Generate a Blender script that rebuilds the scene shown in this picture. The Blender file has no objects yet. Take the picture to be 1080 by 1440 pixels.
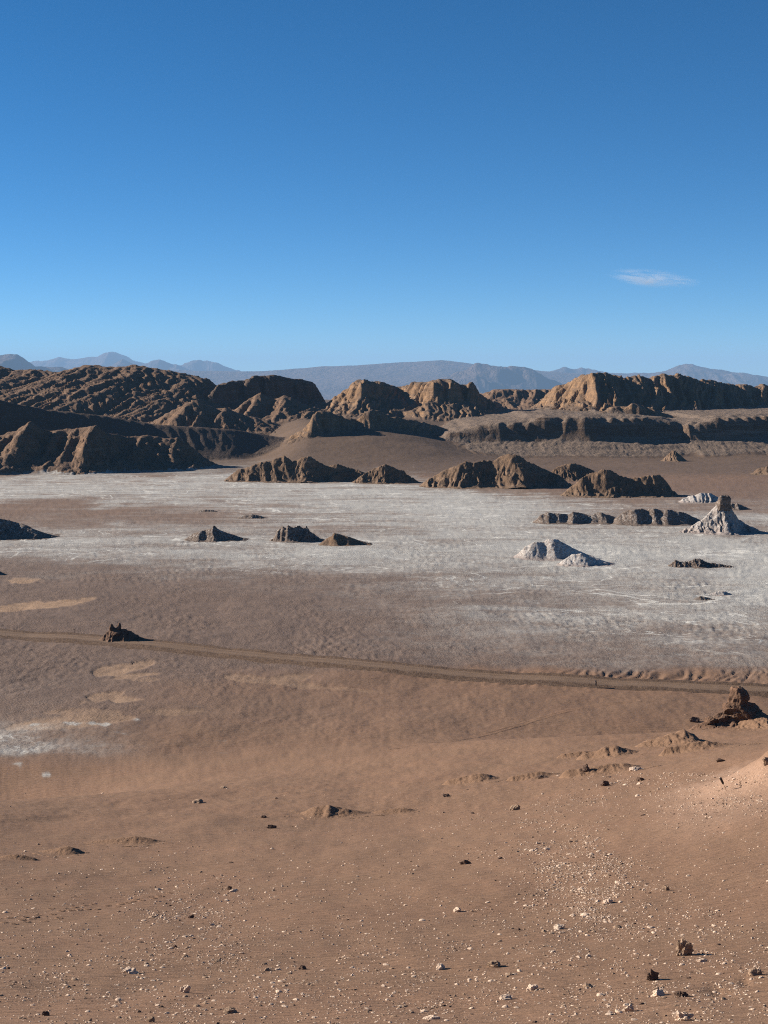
import bpy, bmesh, math, random
import numpy as np
from mathutils import Vector

random.seed(7)
RNG = np.random.default_rng(11)
SC = bpy.context.scene
COL = SC.collection

# ------------------------------------------------------------------ camera, light, exposure
CAM_Z = 67.0                      # eye height above the valley floor (metres)
F_PX = 2000.0                     # focal length in pixels of the 1080 x 1440 photograph
PITCH = math.atan(190 / 2000)     # looking slightly down
cam = bpy.data.cameras.new('camera'); cam_o = bpy.data.objects.new('camera', cam); COL.objects.link(cam_o)
cam.sensor_fit = 'VERTICAL'; cam.sensor_height = 36.0; cam.sensor_width = 27.0; cam.lens = 36.0 * F_PX / 1440
cam.clip_start = 0.3; cam.clip_end = 90000
cam_o.location = (0, 0, CAM_Z); cam_o.rotation_euler = (math.pi / 2 - PITCH, 0, 0)
SC.camera = cam_o

SUN_AZ, SUN_EL = math.radians(74), math.radians(22)   # azimuth to the left of the view direction
world = bpy.data.worlds.new('World'); SC.world = world; world.use_nodes = True
world.cycles.sampling_method = 'NONE'      # smooth sky: bounces find it with less noise
wn = world.node_tree.nodes; wl = world.node_tree.links
wn.clear()
sky = wn.new('ShaderNodeTexSky'); sky.sky_type = 'NISHITA'; sky.sun_disc = False
sky.sun_elevation = SUN_EL; sky.sun_rotation = -SUN_AZ
sky.altitude = 2400; sky.air_density = 0.56; sky.dust_density = 0.0; sky.ozone_density = 3.6
hsv = wn.new('ShaderNodeHueSaturation'); hsv.inputs['Saturation'].default_value = 1.24
bg = wn.new('ShaderNodeBackground'); bg.inputs['Strength'].default_value = 0.06
wo = wn.new('ShaderNodeOutputWorld')
wl.new(sky.outputs[0], hsv.inputs['Color']); tint = wn.new('ShaderNodeMix'); tint.data_type = 'RGBA'; tint.blend_type = 'MULTIPLY'; tint.inputs[0].default_value = 1.0; tint.inputs[7].default_value = (.97, 1.08, .985, 1)
wl.new(hsv.outputs[0], tint.inputs[6]); wl.new(tint.outputs[2], bg.inputs[0]); wl.new(bg.outputs[0], wo.inputs[0])
sun = bpy.data.lights.new('sun', 'SUN'); sun.energy = 5.0; sun.angle = math.radians(0.5); sun.color = (1.0, 0.90, 0.79)
sun_o = bpy.data.objects.new('sun', sun); COL.objects.link(sun_o)
sdir = Vector((-math.sin(SUN_AZ) * math.cos(SUN_EL), math.cos(SUN_AZ) * math.cos(SUN_EL), math.sin(SUN_EL)))
sun_o.rotation_euler = sdir.to_track_quat('Z', 'Y').to_euler()
SC.view_settings.view_transform = 'Standard'; SC.view_settings.look = 'None'
SC.view_settings.exposure = 1.1; SC.view_settings.gamma = 1.0; SC.view_settings.use_curve_mapping = False
SC.cycles.use_denoising = False; SC.cycles.denoiser = 'OPENIMAGEDENOISE'
SC.cycles.pixel_filter_type = 'BLACKMAN_HARRIS'; SC.cycles.filter_width = 1.1; SC.cycles.max_bounces = 6; SC.cycles.volume_bounces = 0
SC.cycles.volume_step_rate = 1.0

# ------------------------------------------------------------------ image -> place
cp, sp_ = math.cos(PITCH), math.sin(PITCH)
def ray(px, py):
    u = (np.asarray(px, float) - 540) / F_PX; v = (np.asarray(py, float) - 720) / F_PX
    return u, cp - v * sp_, -sp_ - v * cp          # x, y, z of the viewing direction
def P(px, py, Y):                                  # point on that sight line at distance Y
    a, b, c = ray(px, py); return a / b * Y, CAM_Z + c / b * Y
def flat(px, py):                                  # sight line meets the valley floor
    a, b, c = ray(px, py); k = -CAM_Z / c; return a * k, b * k
def to_px(x, y, z):
    dz = z - CAM_Z; yc = y * cp - dz * sp_; zc = y * sp_ + dz * cp
    yc = np.maximum(yc, 1e-3)
    return 540 + x / yc * F_PX, 720 - zc / yc * F_PX

# ------------------------------------------------------------------ noise
def _h(ix, iy, iz, s):
    n = (ix * 374761393 + iy * 668265263 + iz * 1274126177 + s * 974634777) & 0xffffffff
    n = ((n ^ (n >> 13)) * 1274126177) & 0xffffffff
    n = ((n ^ (n >> 15)) * 2246822519) & 0xffffffff
    return (n ^ (n >> 16)) & 0xffffffff
def noise2(x, y, s=0):
    x = np.asarray(x, float); y = np.asarray(y, float)
    xi = np.floor(x).astype(np.int64); yi = np.floor(y).astype(np.int64); xf = x - xi; yf = y - yi
    u = xf ** 3 * (xf * (xf * 6 - 15) + 10); v = yf ** 3 * (yf * (yf * 6 - 15) + 10)
    def g(a, b, dx, dy):
        an = _h(a, b, 0, s) * (2 * math.pi / 4294967296.0); return np.cos(an) * dx + np.sin(an) * dy
    n0 = g(xi, yi, xf, yf) * (1 - u) + g(xi + 1, yi, xf - 1, yf) * u
    n1 = g(xi, yi + 1, xf, yf - 1) * (1 - u) + g(xi + 1, yi + 1, xf - 1, yf - 1) * u
    return (n0 * (1 - v) + n1 * v) * 1.5
def noise3(x, y, z, s=0):
    xi = np.floor(x).astype(np.int64); yi = np.floor(y).astype(np.int64); zi = np.floor(z).astype(np.int64)
    xf, yf, zf = x - xi, y - yi, z - zi
    f = lambda t: t * t * (3 - 2 * t); u, v, w = f(xf), f(yf), f(zf)
    def g(a, b, c): return _h(xi + a, yi + b, zi + c, s) / 2147483648.0 - 1
    L = lambda p, q, t: p + (q - p) * t
    return L(L(L(g(0, 0, 0), g(1, 0, 0), u), L(g(0, 1, 0), g(1, 1, 0), u), v),
             L(L(g(0, 0, 1), g(1, 0, 1), u), L(g(0, 1, 1), g(1, 1, 1), u), v), w)
def fbm(x, y, o=4, s=0, gain=.5):
    r = 0; a = 1; f = 1
    for i in range(o): r = r + a * noise2(x * f + 17.3 * i, y * f - 9.1 * i, s + i); a *= gain; f *= 2.03
    return r
def ridged(x, y, o=4, s=0, gain=.5):
    r = 0; a = 1; f = 1; t = 0
    for i in range(o): r = r + a * (1 - np.abs(noise2(x * f + 5.3 * i, y * f + 3.7 * i, s + i)) * 2); t += a; a *= gain; f *= 2.07
    return r / t
def fbm3(p, o=4, s=0, gain=.5, ridge=False):
    r = 0; a = 1; f = 1
    for i in range(o):
        n = noise3(p[:, 0] * f, p[:, 1] * f, p[:, 2] * f, s + i)
        r = r + a * ((1 - 2 * np.abs(n)) if ridge else n); a *= gain; f *= 2.03
    return r
def sstep(a, b, x):
    t = np.clip((x - a) / (b - a), 0, 1); return t * t * (3 - 2 * t)

# ------------------------------------------------------------------ foreground dune: height along three azimuths
def prof(pts, col):
    d = [0.]; z = [CAM_Z - 1.7]
    for D, py in pts:
        a, b, c = ray(col, py); d.append(D); z.append(CAM_Z + c / math.hypot(a, b) * D)
    return d, z
G_D = np.arange(0, 420, 1.0)
def build_prof(pts, col):
    d, z = prof(pts, col)
    d[1:1] = [9, 24]; z[1:1] = [CAM_Z - 5.6, CAM_Z - 12.7]
    d += [d[-1] + 40, 500]; z += [0, 0]
    zz = np.interp(G_D, d, z); k = np.exp(-np.linspace(-2, 2, 25) ** 2); k /= k.sum()
    e = np.concatenate([zz[0] + (zz[0] - zz[12:0:-1]), zz, zz[-1] + np.zeros(12)])
    return np.maximum(np.convolve(e, k, 'valid'), 0)
PR = np.stack([build_prof([(48, 1440), (88, 1280), (122, 1200), (180, 1120)], 0),
               build_prof([(46, 1440), (82, 1280), (150, 1150), (215, 1065)], 540),
               build_prof([(44, 1440), (75, 1280), (124, 1105), (180, 1045), (222, 1018)], 1080)])
A_L, A_R = math.atan2(-540, 2000), math.atan2(540, 2000)
HUM = []     # (x, y, rx, ry, height, ripple) low hummocks on the sand
def dune_h(x, y):
    D = np.hypot(x, y); a = np.arctan2(x, y)
    t = np.clip((a - A_L) / (A_R - A_L), -0.1, 1.12) * 2
    t = np.where(y < 0, 1.0, t)
    di = np.clip(D, 0, 418.9); i0 = np.floor(di).astype(int); fr = di - i0
    v = [PR[k][i0] * (1 - fr) + PR[k][i0 + 1] * fr for k in range(3)]
    h = v[0] * (t - 1) * (t - 2) / 2 - v[1] * t * (t - 2) + v[2] * t * (t - 1) / 2
    return np.maximum(h, 0)

def interp_tab(px, py, xs, ys, T):
    xi = np.interp(px, xs, np.arange(len(xs))); yi = np.interp(py, ys, np.arange(len(ys)))
    x0 = np.clip(np.floor(xi).astype(int), 0, len(xs) - 2); y0 = np.clip(np.floor(yi).astype(int), 0, len(ys) - 2)
    fx = xi - x0; fy = yi - y0; fx = fx * fx * (3 - 2 * fx); fy = fy * fy * (3 - 2 * fy)
    return (T[y0, x0] * (1 - fx) + T[y0, x0 + 1] * fx) * (1 - fy) + (T[y0 + 1, x0] * (1 - fx) + T[y0 + 1, x0 + 1] * fx) * fy

# ------------------------------------------------------------------ back country: ridges, mesas, cliffs on a grid, then eroded
CX0, CX1, CY0, CY1, CS = -1000., 900., 930., 2760., 2.5
gx = np.arange(CX0, CX1 + .1, CS); gy = np.arange(CY0, CY1 + .1, CS)
GX, GY = np.meshgrid(gx, gy)
def base_back(x, y):
    px = 540 + x / y * F_PX
    w = sstep(345, 440, px) * (1 - sstep(500, 745, px))
    rise = np.interp(y, [960, 1010, 1090, 1230, 1400, 1600, 1700, 2300, 2700], [0, .6, 6.5, 22, 25, 26, 26, 20, 0])
    side = np.interp(y, [1180, 1300, 1500, 1700, 2300, 2700], [0, 4, 16, 22, 20, 0])
    return side * (1 - w) + rise * w
def crest(pts, Y0):
    xs, ys, zs = [], [], []
    kp = [(p[0], p[2]) for p in pts if len(p) > 2] or [(0, Y0)]
    for p in pts:
        Y = p[2] if len(p) > 2 else float(np.interp(p[0], [a for a, _ in kp], [b for _, b in kp]))
        X, Z = P(p[0], p[1], Y); xs.append(float(X)); ys.append(Y); zs.append(float(Z))
    return np.array(xs), np.array(ys), np.array(zs)
PRIMS = [
 dict(n='ridge', label='tall dark ridge rising beyond the left edge of the valley', Y=1320, wf=110, wb=160, sp=(20, 75), sk=.2, rill=1.6,
      pts=[(-1000, 430, 1150), (-650, 450, 1200), (-400, 480, 1250), (-250, 505, 1290), (-130, 530, 1310), (-50, 552, 1330), (20, 590, 1350)]),
 dict(n='ridge', label='low dark fluted ridge at the left edge of the salt flat', Y=1050, wf=62, wb=50, sp=(12, 30), sk=.15, rill=1.7,
      pts=[(-900, 545, 960), (-500, 560, 985), (-300, 570, 1000), (-150, 585, 1012), (-60, 600, 1022), (0, 611, 1030), (20, 606, 1032), (32, 598), (43, 591, 1036), (54, 598), (70, 606), (84, 603), (95, 601, 1042), (112, 602), (125, 600), (133, 596, 1036), (145, 604), (160, 609), (176, 613), (190, 612, 1060), (203, 611), (215, 612), (235, 616), (250, 614, 1068), (262, 619), (272, 630), (285, 640), (300, 655, 1075), (318, 672, 1080)]),
 dict(n='ridge', label='smooth shaded slope between the fluted ridge and the high brown ridge', Y=1250, wf=48, wb=60, sp=(3, 60), sk=0, smooth=1, rill=.3,
      pts=[(-500, 535, 1030), (-200, 546, 1090), (0, 562, 1140), (40, 570, 1150), (75, 577, 1158), (120, 581, 1165), (160, 587, 1172), (220, 597, 1180), (270, 600, 1188), (330, 604, 1200), (400, 616, 1220), (450, 634, 1240), (480, 652, 1250)]),
 dict(n='ridge', label='high brown gullied ridge filling the left of the skyline', Y=1600, wf=250, wb=160, sp=(34, 85), sk=.5, rill=2.7,
      pts=[(-500, 510), (-300, 516), (-150, 512), (-20, 515), (0, 514), (20, 520), (45, 519), (80, 523), (115, 515), (128, 513), (150, 516), (175, 515), (190, 512), (215, 517), (240, 521), (262, 526), (290, 531), (305, 540), (325, 552), (350, 570), (380, 590)]),
 dict(n='knoll', label='rounded brown knoll at the foot of the high left ridge', Y=1400, wf=70, wb=60, sp=(12, 34), sk=.25, rill=1.8,
      pts=[(215, 592), (240, 578), (258, 566), (275, 562), (290, 568), (303, 574), (318, 573), (330, 578), (350, 585), (375, 590), (405, 600)]),
 dict(n='mesa', label='dark flat-topped mesa left of the centre of the skyline', Y=1620, wf=70, wb=110, sp=(14, 60), sk=.1, cliff=.5, rill=2.2,
      pts=[(285, 560, 1560), (305, 540), (320, 536), (345, 533, 1590), (356, 528), (385, 527), (410, 531, 1640), (425, 534), (440, 536, 1660), (450, 546), (457, 560), (466, 580, 1690)]),
 dict(n='knoll', label='low lumpy knoll in front of the dark mesa', Y=1500, wf=70, wb=50, sp=(18, 34), sk=.3, rill=2.,
      pts=[(315, 585), (335, 570), (352, 558), (365, 552), (385, 560), (400, 556), (415, 560), (432, 570), (450, 574), (480, 588)]),
 dict(n='ridge', label='craggy ridge with orange cliffs in the middle of the skyline', Y=1600, wf=125, wb=110, sp=(24, 62), sk=.15, cliff=.45, rill=3.,
      pts=[(445, 578, 1620), (465, 562), (478, 552), (490, 544), (496, 536), (510, 534, 1590), (535, 536), (548, 539), (562, 545, 1640), (574, 541), (580, 536), (600, 537, 1590), (612, 534), (628, 532), (645, 537, 1590), (655, 542), (658, 538), (665, 536), (671, 541, 1610), (675, 553), (690, 562), (705, 570), (722, 580, 1680)]),
 dict(n='knoll', label='small steep knoll with a lit left face above the central dune', Y=1400, wf=26, wb=36, sp=(5, 34), sk=.1, rill=1.3,
      pts=[(422, 606, 1200), (436, 590), (442, 577), (455, 575), (472, 579, 1220), (487, 586), (503, 589), (512, 577, 1240), (522, 573), (535, 577), (548, 585), (580, 590, 1265), (612, 597), (640, 606, 1290), (665, 618, 1300), (690, 634, 1310)]),
 dict(n='mesa', label='pale brown far mesa showing between the two skyline ridges', Y=2150, wf=190, wb=200, sp=(24, 80), sk=.1, cliff=.4, rill=3,
      pts=[(640, 565), (672, 555), (690, 549), (705, 547), (735, 548), (765, 548), (800, 547), (840, 550)]),
 dict(n='ridge', label='broad brown ridge with deep ribs filling the right of the skyline', Y=1560, wf=105, wb=160, sp=(36, 60), sk=.2, rill=5.,
      pts=[(728, 596, 1660), (748, 572), (765, 554, 1620), (782, 543), (800, 534), (818, 527), (832, 523, 1545), (845, 523), (860, 526), (880, 530, 1580), (900, 528), (915, 532), (925, 527), (940, 525, 1600), (955, 525), (970, 529), (985, 534), (1003, 534), (1012, 536, 1670), (1035, 541), (1060, 541), (1080, 541, 1720), (1150, 536), (1300, 530, 1800), (1600, 520)]),
 dict(n='knoll', label='crumbling orange knoll on the terrace below the right ridge', Y=1390, wf=40, wb=40, sp=(8, 24), sk=.1, cliff=.5, rill=1.8,
      pts=[(825, 585), (850, 577), (862, 571), (876, 570), (890, 567), (905, 569), (918, 574), (945, 584)]),
 dict(n='cliff', label='long banded cliff above the grey talus slope on the right', Y=1285, wf=100, wb=330, sp=(4, 120), sk=.1, cliff=.62, plateau=1, rill=.5,
      pts=[(600, 624, 1262), (630, 606, 1262), (660, 598, 1264), (700, 592, 1264), (740, 589, 1266), (765, 583, 1268), (785, 585), (820, 583, 1265), (850, 584), (890, 583, 1275), (920, 585), (948, 590, 1285), (960, 592, 1275), (985, 590, 1278), (1003, 584, 1282), (1030, 583), (1060, 582), (1090, 581, 1300), (1300, 575, 1330), (1700, 570)]),
]
H0 = base_back(GX, GY) + fbm(GX / 90, GY / 90, 3, 5) * 1.2 * sstep(1000, 1150, GY)
Hh = H0.copy(); LAB = np.zeros(GX.shape, int); RU = GX.copy(); RV = GY * 0; RA = GY * 0
for k, p in enumerate(PRIMS):
    X, Yc, Zc = crest(p['pts'], p['Y'])
    ext = p['wf'] * .6
    amp, lam = p['sp']; sk = p['sk']
    yc0 = np.interp(GX, X, Yc); dy = yc0 - GY
    wx = fbm(GX / lam * .6, GY / lam * .6, 3, 40 + k) * lam * .2
    xx = GX + sk * np.clip(dy, 0, None) + wx * sstep(0, p['wf'] * .5, np.abs(dy))
    xx0 = GX + sk * np.clip(dy, 0, None) * .5
    zc = np.interp(xx0, X, Zc); yc = np.interp(xx0, X, Yc)
    inside = sstep(X[0] - 25, X[0], xx0) * (1 - sstep(X[-1], X[-1] + 25, xx0))
    sr = 1 - np.abs(noise2(xx / lam, GY / (lam * 5), 60 + k)) * 2.4
    sr2 = 1 - np.abs(noise2(xx / lam * 2.6 + 7, GY / (lam * 2.5), 80 + k)) * 2.2
    spur = np.clip(sr, -1, 1) * .65 + np.clip(sr2, -1, 1) * .35
    dist = np.where(dy > 0, dy, -dy)
    wid = np.where(dy > 0, p['wf'] + spur * amp * .8, p['wb'] * (1 + .25 * noise2(GX / lam, GY / lam, k)))
    t = 1 - dist / np.maximum(wid, 8)
    tt = np.clip(t, 0, 1)
    if p.get('cliff'):
        c = p['cliff']; e0 = .62 + (.02 if p.get('plateau') else .1) * noise2(GX / lam * 1.7, GY / 200, 90 + k)
        front = np.where(tt < e0, tt / e0 * (1 - c), (1 - c) + c * sstep(0, 1, (tt - e0) / .17) * .93 + .07 * c * np.clip((tt - e0 - .17) / .2, 0, 1))
    elif p.get('smooth'):
        front = tt * (1.15 - .15 * tt)
    else:
        front = tt ** 1.05 * .7 + .3 * np.sin(tt * math.pi / 2)
    if p.get('plateau'):
        back = np.where(t > 0, 1 - .12 * (1 - tt), sstep(-.5, 0, t) * .88)
    else: back = tt * tt * (3 - 2 * tt)
    g = np.where(dy > 0, front, back)
    foot = base_back(GX, np.maximum(yc - p['wf'] - 10, 960)) - 1.5
    z = foot + (zc - foot) * g * inside
    ra = p['rill'] * np.sqrt(np.clip(4 * tt * (1 - tt), 0, 1)) * inside
    z = z + ra * (.5 if p.get('plateau') else 1.6) * (ridged(xx / 24, dist / 110, 2, 20 + k) - .6)
    rough = (zc - foot) * .012 * fbm(GX / 9, GY / 9, 3, 30 + k) * tt
    z = np.where((t > 0) | ((dy <= 0) & bool(p.get('plateau'))), z + rough, -50)
    m = (z > Hh + 0.0) & (inside > 0.01)
    LAB[m & (z > H0 + 1.2)] = k + 1
    Hh = np.where(m, z, Hh); RU = np.where(m, xx, RU); RV = np.where(m, dist, RV); RA = np.where(m, ra + .10 * p['rill'] * inside * (tt > 0), RA)
edge = sstep(CY0, CY0 + 25, GY) * (1 - sstep(CY1 - 60, CY1, GY)) * sstep(CX0, CX0 + 60, GX) * (1 - sstep(CX1 - 60, CX1, GX))
Hh *= edge
def bil(H, x, y):
    fx = np.clip((x - CX0) / CS, 0, H.shape[1] - 1.001); fy = np.clip((y - CY0) / CS, 0, H.shape[0] - 1.001)
    i = fx.astype(int); j = fy.astype(int); u = fx - i; v = fy - j
    return (H[j, i] * (1 - u) + H[j, i + 1] * u) * (1 - v) + (H[j + 1, i] * (1 - u) + H[j + 1, i + 1] * u) * v
def erode(H, n=30000, batches=7, steps=44):
    H = H.copy(); R, Cn = H.shape; hillj, hilli = np.nonzero(LAB > 0)
    for b in range(batches):
        k = RNG.integers(0, len(hilli), n)
        px = hilli[k] + RNG.random(n); py = hillj[k] + RNG.random(n)
        px = np.clip(px, 1, Cn - 3); py = np.clip(py, 1, R - 3)
        dx = np.zeros(n); dy = np.zeros(n); sed = np.zeros(n); vel = np.ones(n); wat = np.ones(n)
        for s in range(steps):
            i = px.astype(int); j = py.astype(int); u = px - i; v = py - j
            h00 = H[j, i]; h10 = H[j, i + 1]; h01 = H[j + 1, i]; h11 = H[j + 1, i + 1]
            gxx = (h10 - h00) * (1 - v) + (h11 - h01) * v; gyy = (h01 - h00) * (1 - u) + (h11 - h10) * u
            h = h00 * (1 - u) * (1 - v) + h10 * u * (1 - v) + h01 * (1 - u) * v + h11 * u * v
            dx = dx * .35 - gxx * .65; dy = dy * .35 - gyy * .65
            l = np.maximum(np.hypot(dx, dy), 1e-6); dx /= l; dy /= l
            nx = np.clip(px + dx, 1, Cn - 3); ny = np.clip(py + dy, 1, R - 3)
            ii = nx.astype(int); jj = ny.astype(int); uu = nx - ii; vv = ny - jj
            nh = H[jj, ii] * (1 - uu) * (1 - vv) + H[jj, ii + 1] * uu * (1 - vv) + H[jj + 1, ii] * (1 - uu) * vv + H[jj + 1, ii + 1] * uu * vv
            dh = nh - h
            cap = np.maximum(-dh, .01) * vel * wat * 3.0
            dep = np.where((sed > cap) | (dh > 0), np.where(dh > 0, np.minimum(dh, sed), (sed - cap) * .25), 0)
            ero = np.where((sed <= cap) & (dh <= 0), np.minimum((cap - sed) * .18, -dh * .6), 0)
            d = dep - ero; sed = sed - d
            for (a, c, w) in ((0, 0, (1 - u) * (1 - v)), (0, 1, u * (1 - v)), (1, 0, (1 - u) * v), (1, 1, u * v)):
                H += np.bincount((j + a) * Cn + i + c, d * w, R * Cn).reshape(R, Cn) * .5 if False else 0
                np.add.at(H, (j + a, i + c), d * w * .42)
            vel = np.sqrt(np.maximum(vel * vel * .9 - dh * .8, .05)); vel = np.minimum(vel, 3); wat *= .975
            px, py = nx, ny
    return H
He = erode(Hh)
k5 = np.array([1, 2, 1]) / 4
def blur(A, n=1):
    for _ in range(n):
        B = np.pad(A, 1, 'edge'); B = B[:, :-2] * .25 + B[:, 1:-1] * .5 + B[:, 2:] * .25; A = B[:-2] * .25 + B[1:-1] * .5 + B[2:] * .25
    return A
CLF = blur(np.isin(LAB, [k + 1 for k, p in enumerate(PRIMS) if p.get('cliff')]).astype(float), 2)
hm = blur((LAB > 0).astype(float), 3)
smo = blur(np.isin(LAB, [k + 1 for k, p in enumerate(PRIMS) if p.get('smooth')]).astype(float), 3)
pla = blur(np.isin(LAB, [k + 1 for k, p in enumerate(PRIMS) if p.get('plateau')]).astype(float), 3)
He = Hh + (He - Hh) * hm * (1 - .8 * smo) * (1 - .75 * pla)
He = blur(He, 0) * edge
def back_h(x, y):
    h = bil(He, x, y); m = bil(hm, x, y) * (1 - bil(smo, x, y))
    u, v, a = bil(RU, x, y), bil(RV, x, y), bil(RA, x, y)
    u = u + fbm(x / 26, y / 34, 3, 15) * 3.2
    rill = (ridged(u / 9, v / 110, 3, 7, .55) - .6) * 1.25 * a
    rill += (ridged(u / 3.8, v / 60, 2, 9, .5) - .6) * .5 * a
    det = fbm(x / 5, y / 6, 3, 8) * .32
    strat = np.sin(h * 1.9 + fbm(x / 40, y / 40, 2, 3) * 2) * .28
    cl = np.clip(1 - np.abs(((h + 3 * noise2(x / 60, y / 60, 4)) % 5.5) / 5.5 - .5) * 2, 0, 1); strat = strat + (cl - .5) * .9 * sstep(.2, .8, bil(CLF, x, y))
    lump = np.clip(noise2(x / 5, y / 6, 71) - .4, 0, 1) * 1.6 * (1 - m) * sstep(4, 14, h) * sstep(.1, .4, noise2(x / 70, y / 90, 72))
    return h + det * m + strat * m + rill + lump

# ------------------------------------------------------------------ ground zones (where salt, pale silt and crust lie on the valley floor)
ZX = [0, 135, 270, 405, 540, 675, 810, 945, 1080]
ZY = [662, 672, 685, 700, 715, 730, 745, 760, 780, 800, 820, 850, 880, 910, 935, 950, 970, 1000, 1035, 1058, 1072, 1088]
SALT = np.array([
 [.3, .4, .4, .3, .1, 0, 0, 0, 0], [.5, .6, .65, .65, .45, .1, .0, .05, .1], [.75, .75, .75, .8, .75, .35, .1, .1, .1],
 [.6, .6, .7, .8, .85, .75, .35, .25, .3], [.12, .2, .35, .65, .75, .85, .6, .4, .3], [.3, .25, .25, .55, .65, .85, .7, .5, .5],
 [.5, .45, .35, .4, .5, .7, .65, .5, .4], [.6, .6, .6, .6, .6, .7, .85, .8, .75], [.45, .55, .65, .8, .8, .7, .85, .75, .9],
 [.22, .28, .34, .42, .5, .62, .7, .72, .95], [.10, .13, .16, .22, .3, .45, .55, .62, .85], [.06, .08, .11, .18, .28, .42, .5, .56, .75],
 [.06, .07, .10, .15, .23, .34, .43, .48, .56], [.06, .07, .09, .12, .2, .3, .37, .41, .46], [.10, .08, .06, .07, .10, .2, .25, .29, .36],
 [.14, .08, .04, .0, .0, 0, .0, .05, .2], [.14, .10, .04, 0, 0, 0, 0, 0, 0], [.16, .12, .05, .0, 0, 0, 0, 0, 0],
 [.46, .24, .03, 0, 0, 0, 0, 0, 0], [.54, .34, .0, 0, 0, 0, 0, 0, 0], [.08, .08, 0, 0, 0, 0, 0, 0, 0], [0] * 9])
CRUST = np.array([
 [.3] * 9, [.5] * 9, [.6] * 9, [.7] * 9, [.6] * 9, [.7] * 9, [.8] * 9, [.9] * 9, [1.] * 9, [1.] * 9, [1.] * 9, [1.] * 9, [1.] * 9, [1.] * 9,
 [1, 1, 1, 1, 1, 1, 1, 1, .9], [1, 1, .9, .5, .2, .05, 0, 0, .3], [1, .9, .5, .3, .2, .1, .1, .1, .1], [.9, .8, .5, .3, .2, .2, .15, .1, 0],
 [.8, .5, .15, .1, .1, .1, .1, 0, 0], [.8, .6, .1, 0, 0, 0, 0, 0, 0], [.3, .3, 0, 0, 0, 0, 0, 0, 0], [0] * 9])
PATCH = [  # (px, py, rx, ry, tilt, depth, strength) pale silt pans cut into the crust
 (45, 852, 66, 5.2, -.10, .12, 1.0), (28, 816, 22, 4, .1, .05, .9), (165, 944, 36, 8, -.2, .5, .75), (200, 936, 32, 8, -.25, .5, .75), (182, 950, 40, 6, -.1, .4, .7), (150, 980, 24, 7, -.2, .5, .7), (172, 984, 30, 5.5, .0, .5, .7),
 (60, 1019, 120, 6.5, -.05, .35, .7), (245, 1003, 60, 4.5, -.03, .2, .5), (205, 956, 26, 3, .0, .2, .4),
 (350, 955, 30, 5, .15, .4, .5), (392, 956, 34, 4, -.15, .4, .5), (450, 965, 70, 3, .07, .3, .45), (100, 1005, 60, 4, 0, .3, .5)]
SALTP = [(62, 1090, 13, 3.6, 0, 1.), (25, 1075, 9, 3, 0, .9), (132, 1021, 17, 2.6, .05, .95), (95, 1019, 10, 2, 0, .7), (52, 1019, 9, 2, 0, .7), (196, 1015, 7, 2, 0, .6),
         (308, 1060, 13, 1.6, 0, .5), (328, 1053, 6, 1.4, 0, .5), (307, 1040, 9, 1.2, 0, .5), (173, 1033, 7, 1.3, .1, .5), (285, 995, 9, 1, 0, .4),
         (872, 776, 70, 7, .12, .75), (820, 795, 62, 5, .02, .7), (1062, 800, 26, 40, .3, .55), (700, 742, 60, 4, .3, .45), (450, 772, 120, 5, .02, .35), (1020, 775, 30, 6, 0, .3)]
def ell(px, py, q, warp):
    c, s = math.cos(q[4]), math.sin(q[4]); dx, dy = px - q[0], py - q[1]
    return np.hypot((dx * c + dy * s) / q[2], (-dx * s + dy * c) / q[3]) + warp
def zones(x, y):
    px, py = to_px(x, y, 0.0)
    w = fbm(x / 14, y / 22, 3, 301); w2 = fbm(x / 60, y / 140, 3, 302)
    pxw = px + w2 * 45; pyw = py + w * 4 + w2 * 9
    s = interp_tab(pxw, pyw, ZX, ZY, SALT); c = interp_tab(pxw, pyw, ZX, ZY, CRUST)
    t = np.zeros_like(s)
    for q in PATCH: t = np.maximum(t, (1 - sstep(.82, 1.08, ell(px, py, q, w * 1.0))) * q[6])
    w3 = fbm(x / 2.6, y / 9, 3, 305)
    for q in SALTP: s = s + (1 - s) * (1 - sstep(.3, 1.2, ell(px, py, q, w * .5 + w3 * 1.3))) * q[5] * .6
    far = sstep(1050, 1250, y); s = s * (1 - far) ; c = c * (1 - far)
    return np.clip(s, 0, 1), np.clip(c, 0, 1), t
def pan_depth(x, y):
    px, py = to_px(x, y, 0.0); w = fbm(x / 14, y / 22, 3, 301); d = np.zeros_like(px)
    for q in PATCH: d = np.maximum(d, (1 - sstep(.93, 1.02, ell(px, py, q, w * 1.0))) * q[5])
    return d
def hum_h(x, y):
    h = np.zeros_like(x)
    for (hx, hy, rx, ry, hh, rp) in HUM:
        dx = (x - hx) / rx; dy = (y - hy) / ry
        m = (np.abs(dx) < 2.2) & (np.abs(dy) < 2.2)
        if not m.any(): continue
        r2 = dx[m] ** 2 + dy[m] ** 2; e = np.exp(-r2 * 1.6)
        X, Y = x[m], y[m]
        h[m] += hh * e * (1 + .22 * fbm(X / (rx * .5), Y / (rx * .5), 3, 55)) + rp * sstep(.08, .5, e) * ((ridged(X / .7 - Y / 1.6, Y / 1.9 + X / 2.5, 3, 56, .65) - .5) + .5 * fbm(X / .5, Y / .9, 2, 57))
    return h
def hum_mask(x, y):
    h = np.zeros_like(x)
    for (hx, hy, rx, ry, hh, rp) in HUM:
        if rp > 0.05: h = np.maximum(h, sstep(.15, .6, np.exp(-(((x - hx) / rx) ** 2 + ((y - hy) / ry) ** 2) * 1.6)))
    return h
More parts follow.
